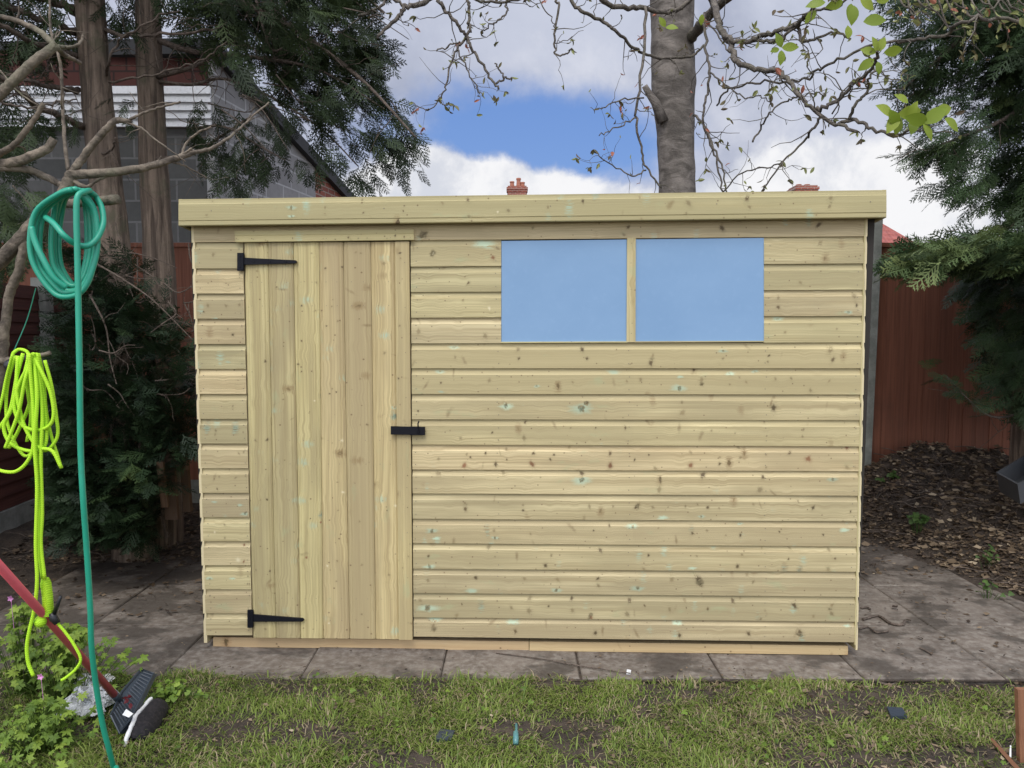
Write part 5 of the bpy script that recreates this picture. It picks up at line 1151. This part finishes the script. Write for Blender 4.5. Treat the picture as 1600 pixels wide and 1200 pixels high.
# crumpled plastic
def crumple(name, px, py, Y, w, h, m, label, cat, seed, zlift=0):
    b = MB(); n = 34; c = P(px, py, Y); vs = []
    for j in range(n+1):
        for i in range(n+1):
            u_, v_ = i/n-.5, j/n-.5; q = Vector((u_*w, v_*h*1.1, 0)); s_ = Vector((u_*7+seed, v_*7, seed))
            rr_ = max(0, 1-(u_*2)**4)*max(0, 1-(v_*2)**4)
            z = (.045*abs(mnoise.noise(s_*.6))+.045*abs(mnoise.noise(s_*1.3))+.02*abs(mnoise.noise(s_*3)))*rr_*(h/.16)+.035*rr_*(h/.16)
            q += Vector((mnoise.noise(s_*1.1)*.03, mnoise.noise(s_*1.2+Vector((3, 3, 3)))*.03, z)); vs.append(Vector((c.x, c.y, 0))+q)
    z0 = c.z-.03
    vs = [v+Vector((0, 0, z0)) for v in vs]
    b.add(vs, [(j*(n+1)+i, j*(n+1)+i+1, (j+1)*(n+1)+i+1, (j+1)*(n+1)+i) for j in range(n) for i in range(n)])
    o = b.build(name, m); sm = o.modifiers.new('s', 'SOLIDIFY'); sm.thickness = .001; return tag(o, label, cat)
crumple('plastic_bag', 138, 1090, 2.88, .17, .15, M_BAG, 'crumpled clear plastic bag in the grass under the red handle', 'plastic bag', 3)
crumple('foam_wrapper', 143, 1054, 3.02, .13, .07, M_WHITE, 'torn white wrapper lying above the clear bag at the paving edge', 'wrapper', 8)
def bar(name, pts, r, m, label, cat, group=None, sides=7, flat=1):
    b = MB(); b.b = rnd.random(); b.tube(pts, r, sides, flat=flat); return tag(b.build(name, m, smooth=sides > 5), label, cat, group)
# lumber at the bottom right
m_ = MB(); m_.b = .3
a, b_ = G(1592, 1215, .30), G(1640, 1215, .30)
q0 = P(1592, 1078, 2.62); m_.hexa([P(1593, 1230, 2.55), P(1660, 1230, 2.55), P(1657, 1078, 2.55), P(1590.5, 1078, 2.55)], (0, .02, 0), uvs=[(0, 0), (0, .12), (.3, .12), (.3, 0)])
m_.v = [(x, y, max(z, -.01)) for x, y, z in m_.v]
tag(m_.build('timber_board', M_REDPLANK), 'reddish timber board standing upright at the bottom right corner', 'board')
m_ = MB(); m_.b = .7; m_.tube([G(1550, 1156, .02), G(1600, 1212, .03)], [.008, .010], 4); tag(m_.build('timber_offcut', M_REDPLANK), 'thin orange brown offcut lying beside the upright board', 'offcut')
m_ = MB(); m_.tube([G(1578, 1196, .0), G(1578.5, 1178, .02)+Vector((0, 0, .03))], [.004, .0025], 6); tag(m_.build('white_peg', M_WHITE), 'small white peg poking up from the grass beside the offcut', 'peg')
m_ = MB(); q = G(982, 1050, .006); m_.hexa([q+Vector((-.012, -.016, 0)), q+Vector((.006, -.018, .0)), q+Vector((.014, .016, .002)), q+Vector((-.004, .02, .004))], (0, 0, -.003)); tag(m_.build('paper_scrap', M_WHITE), 'small white paper scrap on the paving in front of the shed', 'scrap')
m_ = MB(); q = G(806, 1163, .02); m_.tube([q, q+Vector((.0, .015, .009)), q+Vector((0, .04, .022)), q+Vector((.002, .045, .025)), q+Vector((.002, .07, .038))], [.009, .011, .010, .005, .005], 10); tag(m_.build('small_bottle', M_BOTTLE, smooth=True), 'small pale teal bottle lying in the middle of the grass', 'bottle')
for x, y, lab in ((695, 1148, 'dark slate fragment in the grass left of the teal bottle'), (1400, 1112, 'blue grey slate chip near the paving edge at the right')):
    m_ = MB(); q = G(x, y, .02); m_.hexa([q+Vector((-.035, -.03, 0)), q+Vector((.025, -.035, 0)), q+Vector((.035, .02, .006)), q+Vector((-.02, .03, .006))], (0, 0, -.012)); tag(m_.build('slate_piece', M_SLATE), lab, 'slate', 'slate pieces in the grass')
# sticks on the paving
SK = [([(1348, 968), (1372, 962), (1392, 974), (1410, 976), (1413, 970)], 2.2, 'forked dark twig on the paving right of the shed'), ([(1437, 1012), (1446, 1016), (1456, 1022)], 1.6, 'short dark twig lying alone in the middle of a right hand slab'), ([(1345, 950), (1355, 949), (1360, 952)], 1.6, 'tiny dark twig close to the shed wall'), ([(1340, 983), (1356, 980), (1370, 988), (1388, 986)], 1.4, 'bent dark twig beside the shed bottom corner'), ([(1515, 1074), (1540, 1078), (1570, 1083)], 1.6, 'thin straight twig along the lawn edge at the right'), ([(775, 1020), (850, 1030), (905, 1040), (985, 1052)], 1.0, 'long fine grass stalk across the paving below the bearers'), ([(1372, 1066), (1390, 1070), (1400, 1068)], 2.0, 'dark crumbly twig on the slab near the lawn edge')]
for pts, r_, lab in SK:
    pp = [G(x, y, .008) for x, y in pts]; bar('twig', smooth_path(pp, 4), [r_*.5*p.y/F_PX*2 for p in smooth_path(pp, 4)], M_STICK, lab, 'twig', 'twigs on the paving', 5)
# grey trough on the mound
tr = MB(); Yg = 4.75
a = P(1556, 738, Yg+.15); b_ = P(1590, 757, Yg-.1); c_ = P(1640, 730, Yg-.02); d_ = P(1606, 708, Yg+.3); dn = Vector((.02, 0, -.13)); th = .02
cen = (a+b_+c_+d_)/4
outer = [a, b_, c_, d_]; inner = [p.lerp(cen, .09) for p in outer]; lowo = [p.lerp(cen, .08)+dn for p in outer]; lowi = [p+Vector((0, 0, .02)) for p in [p.lerp(cen, .16)+dn for p in outer]]
vs = outer+inner+lowo+lowi; fs = []
for k in range(4):
    j = (k+1) % 4; fs += [(k, j, 4+j, 4+k), (k, 8+k, 8+j, j), (4+k, 4+j, 12+j, 12+k)]
fs += [(8, 9, 10, 11), (12, 13, 14, 15)]
tr.add(vs, fs); o = tr.build('plastic_trough', M_GREYBOX); tag(o, 'dark grey plastic trough tipped on the debris mound at the right', 'trough')
# planks leaning by the conifers
def plank(name, a, b_, w, th, m, label, cat, group=None):
    b = MB(); b.b = rnd.random(); a = Vector(a); b_ = Vector(b_); s_ = Vector((w/2, 0, 0)); L = (b_-a).length
    b.hexa([a-s_, a+s_, b_+s_, b_-s_], (0, th, 0), uvs=[(0, 0), (0, w), (L, w), (L, 0)]); return tag(b.build(name, m), label, cat, group)
plank('timber_plank', P(268, 812, 4.62), P(250, 532, 4.9), .075, .03, M_OLD, 'weathered plank leaning on the conifer, the left one of two', 'plank', 'planks leaning between conifers and shed')
plank('timber_plank', P(292, 800, 4.75), P(270, 522, 4.95), .045, .04, M_OLD, 'narrow weathered plank leaning right of the wider plank', 'plank', 'planks leaning between conifers and shed')
plank('timber_stake', P(257, 793, 4.5), P(249, 722, 4.5), .04, .02, M_OLD, 'short pale stake standing low in front of the bush', 'stake')
plank('timber_stake', P(292, 735, 4.7), P(288, 690, 4.7), .02, .02, M_OLD, 'thin stake standing near the foot of the shed side', 'stake')
m_ = MB(); m_.hexa([P(285, 600, 5.0), P(318, 650, 5.0), P(318, 600, 5.0), P(282, 562, 5.0)], (0, .01, 0)); tag(m_.build('board_offcut', M_TOOLW), 'pale pinkish board offcut slanting behind the shed edge', 'offcut')
bar('purple_pipe', smooth_path([P(284, 606, 4.9), P(293, 603, 4.88), P(303, 608, 4.88), P(312, 622, 4.9), P(316, 650, 4.9)], 5), .012, M_PURPLE, 'dull purple bent pipe between planks and shed', 'pipe')

# ------------------------------------------------------------------ ground cover
def scatter_blades(N, rng, region, hfun, Lr, col, lean, wd=.0022):
    V = np.zeros((N*6, 3)); Q = np.zeros((N*2, 4), dtype=int); B = np.zeros(N*6); k = 0; tries = 0
    while k < N and tries < N*6:
        tries += 1; x, y, dens = region(rng)
        if rng.random() > dens: continue
        z = hfun(x, y)-.002; a = 6.5*mnoise.noise(Vector((x*3, y*3, 17)))+rng.gauss(0, 1.1); ln = rng.uniform(*Lr); le = rng.uniform(*lean); w = wd*rng.uniform(.6, 1.4)
        dx, dy = math.cos(a), math.sin(a); sx, sy = -dy*w, dx*w
        h1 = ln*.5*math.cos(le*.6); r_1 = ln*.5*math.sin(le*.6); h2 = h1+ln*.5*math.cos(le*1.5); r_2 = r_1+ln*.5*math.sin(le*1.5); h2 = max(h2, .004)
        V[k*6:k*6+6] = [(x-sx, y-sy, z), (x+sx, y+sy, z), (x+dx*r_1+sx*.8, y+dy*r_1+sy*.8, z+h1), (x+dx*r_1-sx*.8, y+dy*r_1-sy*.8, z+h1), (x+dx*r_2+sx*.15, y+dy*r_2+sy*.15, z+h2), (x+dx*r_2-sx*.15, y+dy*r_2-sy*.15, z+h2)]
        i = k*6; Q[k*2] = (i, i+1, i+2, i+3); Q[k*2+1] = (i+3, i+2, i+4, i+5); B[i:i+6] = col(rng, x, y); k += 1
    return V[:k*6], Q[:k*2], B[:k*6]
def lawn_region(rng):
    y = 2.15+1.12*rng.random()**.9 if rng.random() < .88 else rng.uniform(.8, 2.15); x = rng.uniform(-2.35, 2.6)*(1 if y > 2 else .8)
    lim = 3.24-.035*(x+1.4)/1.4+.035*math.sin(x*5)+.075*mnoise.noise(Vector((x*3.1, 0, 3)))+.02*mnoise.noise(Vector((x*14, 0, 3)))
    if y > lim: return x, y, 0
    n = mnoise.fractal(Vector((x*2.6, y*3.4, 1)), 1, 2, 3); bare = (.35 if (x > .9) else 0)+(.25 if abs(x+1.0) < .45 and y > 3.0 else 0) + (.35 if .25 < x < .75 and y > 2.95 else 0)
    return x, y, max(.10, min(1, .78+n*1.6-bare*.9))
def gcol(rng, x, y):
    n = mnoise.noise(Vector((x*2.2, y*3, 4))); dry = .16+.22*max(0, n+.25)+(.16 if x > .7 else 0)
    if rng.random() < dry: return rng.uniform(.80, 1)
    return min(.76, max(0, rng.gauss(.36, .17)-.25*n))
rg = random.Random(21)
a1 = scatter_blades(78000, rg, lawn_region, hlawn, (.022, .068), gcol, (1.0, 2.3), .0017)
a2 = scatter_blades(9000, rg, lawn_region, hlawn, (.035, .085), lambda r, x, y: min(.76, max(0, r.gauss(.45, .16))), (.7, 1.7), .0021)
def edge_region(rng):
    x = rng.uniform(-2.3, 2.6); y = 3.16+.10*rng.random()-.035*(x+1.4)/1.4
    return x, y, max(0, mnoise.noise(Vector((x*3.3, 2, 8)))*2)
a3 = scatter_blades(900, rg, edge_region, hlawn, (.03, .08), gcol, (.8, 1.7), .0022)
def cat3(*L):
    V = []; Q = []; B = []; n = 0
    for v, q, b in L: V.append(v); Q.append(q+n); B.append(b); n += len(v)
    return np.concatenate(V), np.concatenate(Q), np.concatenate(B)
V, Q, B = cat3(a1, a2, a3)
tag(fast_mesh('grass', V, Q, B, M_GRASS), 'rough short grass in the foreground', 'grass', kind='stuff')
def litter(name, N, rng, place, hfun, size, br_, label, mat_=M_LEAFLIT, curl=.5):
    V = np.zeros((N*6, 3)); Q = []; B = np.zeros(N*6); k = 0; t = 0
    while k < N and t < N*8:
        t += 1; x, y, d = place(rng)
        if rng.random() > d: continue
        s_ = rng.uniform(*size); a = rng.uniform(0, 6.283); tilt = rng.gauss(0, curl); z = hfun(x, y)+rng.uniform(.001, .012)+s_*.25*abs(math.sin(tilt))
        ux = Vector((math.cos(a), math.sin(a), 0)); uy = Vector((-math.sin(a)*math.cos(tilt), math.cos(a)*math.cos(tilt), math.sin(tilt))); w = s_*rng.uniform(.25, .6); c = Vector((x, y, z)); up = Vector((0, 0, 1))
        q = [c-ux*s_*.5, c-ux*s_*.1+uy*w*.5+up*s_*.1, c+ux*s_*.3+uy*w*.35, c+ux*s_*.5+up*s_*rng.uniform(0, .25), c+ux*s_*.25-uy*w*.4, c-ux*s_*.15-uy*w*.5+up*s_*.08]
        V[k*6:k*6+6] = [p[:] for p in q]; i = k*6; Q += [(i, i+1, i+2, i+3), (i, i+3, i+4, i+5)]; B[i:i+6] = min(1, max(0, rng.gauss(*br_))); k += 1
    return V[:k*6], np.array(Q), B[:k*6]
def pl_m(rng):
    x = rng.uniform(1.7, 4.4); y = rng.uniform(3.4, 6.5); h = hmound(x, y); return x, y, (1 if h > .02 else .12 if y > 4.6 else 0.02)
def hm(x, y): return max(.0, hground(x, y)-.012)
b1 = cat3(litter('x', 14000, rg, pl_m, hm, (.015, .05), (.36, .22), ''), litter('x', 3200, rg, lambda r: (lambda t: (t[0], t[1], t[2] if t[0] > 2.3+r.random() else .15*t[2]))(pl_m(r)), hm, (.025, .062), (.66, .16), '', curl=1.0))
tag(fast_mesh('leaf_litter', *b1, M_LEAFLIT), 'dry brown leaf litter and debris heaped along the right fence', 'leaf litter', kind='stuff')
def pl_l(rng): x = rng.uniform(-3.3, -1.3); y = rng.uniform(3.9, 6.2); return x, y, (.9 if y > 4.85 else .10)
b2 = litter('x', 3600, rg, pl_l, lambda x, y: max(0, hleft(x, y)), (.015, .05), (.30, .2), '')
tag(fast_mesh('leaf_litter', *b2, M_LEAFLIT), 'dark leaf litter under the conifers at the left', 'leaf litter', kind='stuff')
def pl_g(rng): 
    x, y, d = lawn_region(rng); n = mnoise.noise(Vector((x*2.2, y*3, 4))); return x, y, (.25+.6*max(0, n)+(.35 if x > .8 else 0)) if y < 3.3 else 0
b3 = litter('x', 2600, rg, pl_g, hlawn, (.008, .030), (.5, .22), '', curl=.9)
tag(fast_mesh('dry_clippings', *b3, M_LEAFLIT), 'dry straw coloured clippings scattered through the grass', 'clippings', kind='stuff')
def pl_p(rng): x = rng.uniform(-2.4, 3.0); y = rng.uniform(3.2, 5.2); e = .9 if y < 3.3 else .35 if (x > 1.6 or x < -1.5) else .12; return x, y, e*max(0, .35+mnoise.noise(Vector((x*2.5, y*2.5, 6))))
b4 = litter('x', 1700, rg, pl_p, lambda x, y: .003, (.005, .02), (.22, .3), '', curl=.2)
tag(fast_mesh('paving_crumbs', *b4, M_LEAFLIT), 'crumbs of soil and dead leaf scattered over the paving', 'crumbs', kind='stuff')
def sticks(N, place, hf, seed):
    r = random.Random(seed); b = MB()
    while N:
        x, y, d = place(r)
        if r.random() > d: continue
        N -= 1; z = hf(x, y)+.01; a = r.uniform(0, 6.28); L = r.uniform(.06, .35); c = Vector((x, y, z)); pts = [c]
        for k in range(4): a += r.gauss(0, .35); nx = pts[-1]+Vector((math.cos(a), math.sin(a), r.gauss(.03, .15)))*(L/4); nx.z = max(nx.z, hf(nx.x, nx.y)+.004); pts.append(nx)
        b.tube(pts, [r.uniform(.0012, .004)]*5, 4)
    return b
tag(sticks(430, lambda r: (lambda t: (t[0], t[1], t[2] if t[2] > .5 else 0))(pl_m(r)), hm, 2).build('brushwood', M_STICK), 'dead twigs tangled through the debris at the right', 'brushwood', kind='stuff')
tag(sticks(150, lambda r: (lambda t: (t[0], t[1], t[2] if t[2] > .5 else 0))(pl_l(r)), lambda x, y: max(0, hleft(x, y)), 3).build('brushwood', M_STICK), 'dead twigs lying under the conifers at the left', 'brushwood', kind='stuff')

# broad leaved weeds
def lobed(mb, c, nrm, up, R, bid, lobes=5, cut=.55):
    nrm = Vector(nrm).normalized(); u = Vector(up); u = (u-nrm*u.dot(nrm)).normalized(); w = nrm.cross(u); mb.b = bid
    out = []; n = lobes*6
    for k in range(n+1):
        a = math.radians(-150+300*k/n); ph = (k % 6)/6; rr = R*(1-cut*abs(2*ph-1)**.8*(.9 if 0 < k < n else .9)); rr *= (1-.28*abs(a)/2.6)
        rr *= 1+.13*math.sin(k*2.7+c[0]*90)
        out.append(c+u*math.cos(a)*rr+w*math.sin(a)*rr-nrm*.25*rr*rr/R)
    vs = [c]+out; mb.add(vs, [(0, k, k+1) for k in range(1, len(out))])
def weed(name, base, N, spread, h, label, cat, r, R=(.014, .034), lobes=5, cut=.55, flower=False, group=None, only=None):
    w = empty(name, base, label, cat, group); lv = MB(); st = MB() if name != 'green_weed' else lv
    for k in range(N):
        a = r.uniform(0, 6.28); d = min(abs(r.gauss(0, .5)), 1.1)*spread; top = Vector(base)+Vector((math.cos(a)*d, math.sin(a)*d*.7, h*r.uniform(.3, 1)*max(.25, 1-d/spread*.4))); b0 = Vector(base)+Vector((math.cos(a)*d*.4, math.sin(a)*d*.3, 0)); b0.z = 0
        st.tube([b0, b0.lerp(top, .5)+Vector((0, 0, .02)), top], [.0016, .0013, .001], 4)
        nr = Vector((r.gauss(0, .4), -.45+r.gauss(0, .35), 1)); R_ = r.uniform(*R)
        lobed(lv, top, nr, (math.cos(a), math.sin(a)-.4, 0), R_, min(1, max(0, r.gauss(.5, .22))), lobes if lobes < 5 else r.choice((5, 5, 7)), cut*r.uniform(.7, 1.1))
    lv.build('leaves', M_WEED if name != 'green_weed' else M_BUSHL, w); st is lv or st.build('stems', M_WEED, w)
    if flower:
        for fx, fy, Y in flower:
            f = MB(); c = P(fx, fy, Y)
            for k in range(5):
                a = k*1.257; leafquad(f, c, (math.cos(a), -.4, math.sin(a)), (-math.sin(a), 0, math.cos(a)), .0135, .009, 0, .1)
            f.tube([c+Vector((0, .01, -.12)), c], .001, 4)
            f.build('flower', M_PINK, w)
r4 = random.Random(17)
GW = 'wild geraniums at the left edge'
weed('wild_geranium', (-1.78, 2.98, 0), 230, .27, .34, 'tall bright green wild geranium clump with one pink flower under the lime hose', 'plant', r4, R=(.014, .034), flower=[(64, 1057, 2.62)], group=GW, cut=.5)
weed('wild_geranium', (-1.66, 2.62, 0), 190, .22, .20, 'wild geranium with ragged leaves left of the clear plastic bag', 'plant', r4, R=(.013, .030), group=GW, cut=.6)
weed('wild_geranium', (-1.98, 3.05, 0), 120, .16, .42, 'wild geranium at the left edge beside the paving, tallest of them', 'plant', r4, R=(.018, .034), flower=[(17, 935, 2.85)], group=GW, cut=.6)
weed('wild_geranium', (-1.62, 2.32, 0), 190, .26, .13, 'low ragged wild geranium at the bottom left corner', 'plant', r4, R=(.013, .030), group=GW, cut=.65)
b_ = G(268, 1100)
weed('oxalis_weed', (b_.x, b_.y, 0), 60, .12, .10, 'low round leaved weed growing beside the black trainer', 'plant', r4, R=(.010, .020), lobes=1, cut=.25)
for (x, y, n_, R_, lab) in ((1395, 775, 26, (.02, .04), 'small green seedling at the foot of the red fence'), (1435, 808, 34, (.018, .04), 'small leafy weed on the debris mound'), (1545, 885, 24, (.014, .03), 'low green sprig among dead leaves right of the mound'), (1543, 944, 22, (.014, .028), 'green weed tuft at the paving edge under the debris')):
    q = P(x, y+12, 5.9 if y < 790 else 5.3 if y < 850 else 4.6 if y < 900 else 4.2); q.z = max(0, hmound(q.x, q.y)); weed('green_weed', q, n_//2, .10, .12, lab, 'plant', r4, R=R_, lobes=3, cut=.4, group='weeds in the debris')
cv = MB()
for k in range(900):
    x, y, d = lawn_region(rg)
    if y < 2.3 or rg.random() > d*.8 or mnoise.noise(Vector((x*3, y*3, 12))) < -.05: continue
    c = Vector((x, y, hlawn(x, y)+rg.uniform(.012, .04))); lobed(cv, c, (rg.gauss(0, .4), -.3+rg.gauss(0, .3), 1), (rg.gauss(0, 1), rg.gauss(0, 1), 0), rg.uniform(.007, .018), min(1, max(0, rg.gauss(.35, .25))), rg.choice((1, 3, 5)), .35)
tag(cv.build('lawn_weeds', M_WEED), 'small clover like weed leaves mixed into the grass', 'weeds', kind='stuff')

# ------------------------------------------------------------------ sky and light
SUN_EL, SUN_AZ = math.radians(56), math.radians(195)    # azimuth from +Y clockwise: behind the viewer
sdir = Vector((math.sin(SUN_AZ)*math.cos(SUN_EL), math.cos(SUN_AZ)*math.cos(SUN_EL), math.sin(SUN_EL)))
sl = bpy.data.lights.new('sun', 'SUN'); sl.energy = 1.75; sl.angle = math.radians(24); sl.color = (1, .955, .88)
so = bpy.data.objects.new('sun', sl); C.objects.link(so); so.rotation_euler = sdir.to_track_quat('Z', 'Y').to_euler()
w = bpy.data.worlds.new('World'); bpy.context.scene.world = w; w.use_nodes = True; t = NT(w.node_tree); t.n.clear()
sky = t.new('ShaderNodeTexSky', sky_type='NISHITA', sun_disc=False, sun_elevation=SUN_EL, sun_rotation=SUN_AZ)
D = t.new('ShaderNodeTexCoord').outputs['Generated']; s = t.sep(D)
az = t.m('ARCTAN2', s[0], s[1]); el = t.m('ARCSINE', s[2])
cv_ = t.xyz(t.m('MULTIPLY', az, 1.0), t.m('MULTIPLY', el, 1.5), 0)
nA = t.noise(D, 3.2, 7, .58, .3); nB = t.noise(D, 9, 7, .6, .2); nC = t.noise(D, 1.7, 4, .5)
# blue gap: soft ellipse low in front, wobbling edge
ex = t.m('DIVIDE', t.m('SUBTRACT', az, .025), .195); ey = t.m('DIVIDE', t.m('SUBTRACT', el, .235), .075)
rr = t.m('SQRT', t.m('ADD', t.m('MULTIPLY', ex, ex), t.m('MULTIPLY', ey, ey)))
gap = t.mr(t.m('ADD', rr, t.m('MULTIPLY', t.m('SUBTRACT', nB, .5), 1.0)), 1.25, .62)
thin = t.mr(nA, .42, .30, 0, .55)
blue = t.m('MAXIMUM', gap, thin)
# cumulus bank whose top edge arches across the gap
h = t.m('ADD', t.m('ADD', .205, t.m('MULTIPLY', t.m('COSINE', t.m('MULTIPLY', t.m('ADD', az, .075), 13)), .030)), t.m('MULTIPLY', t.m('SUBTRACT', nB, .5), .085))
bank = t.mr(t.m('SUBTRACT', h, el), -.006, .014)
cl_b = t.mr(nA, .30, .62)
upper = t.mix(cl_b, (.385, .425, .56), (.62, .66, .79))
upper = t.mix(t.m('MULTIPLY', t.mr(nB, .45, .75), .65), upper, (.80, .82, .91))
low = t.mix(t.mr(t.noise(D, 14, 6, .6, .2), .32, .6), (.72, .75, .83), (1.0, 1.0, 1.02))
cloud = t.mix(bank, upper, low)
# the overcast is brighter high up and round the hidden sun
vd = t.new('ShaderNodeVectorMath', operation='DOT_PRODUCT'); t.put(vd.inputs[0], D); vd.inputs[1].default_value = sdir
glow = t.m('ADD', 1.0, t.m('MULTIPLY', t.mr(vd.outputs['Value'], .0, 1.0), 1.9))
cs = t.new('ShaderNodeVectorMath', operation='SCALE'); t.put(cs.inputs[0], cloud); t.put(cs.inputs[3], t.m('MULTIPLY', glow, 8.6))
bsky = t.mix(.55, sky.outputs[0], (1.35, 2.9, 7.6))
final = t.mix(t.m('MULTIPLY', blue, t.m('SUBTRACT', 1.0, bank)), cs.outputs[0], bsky)
bg = t.new('ShaderNodeBackground'); t.put(bg.inputs[0], final); bg.inputs[1].default_value = .1
out = t.new('ShaderNodeOutputWorld'); t.l.new(bg.outputs[0], out.inputs[0])

cam = bpy.data.cameras.new('camera'); co = bpy.data.objects.new('camera', cam); C.objects.link(co)
cam.sensor_width = 36; cam.lens = F_PX/1600*36; cam.clip_start = .05; cam.clip_end = 2000
co.location = (0, 0, CAM_H); co.rotation_euler = (math.pi/2-TILT, 0, 0)
sc = bpy.context.scene; sc.camera = co
sc.render.engine = 'CYCLES'; sc.cycles.max_bounces = 6; sc.cycles.transparent_max_bounces = 6
sc.view_settings.view_transform = 'Standard'; sc.view_settings.look = 'None'; sc.view_settings.exposure = .12; sc.view_settings.gamma = 1
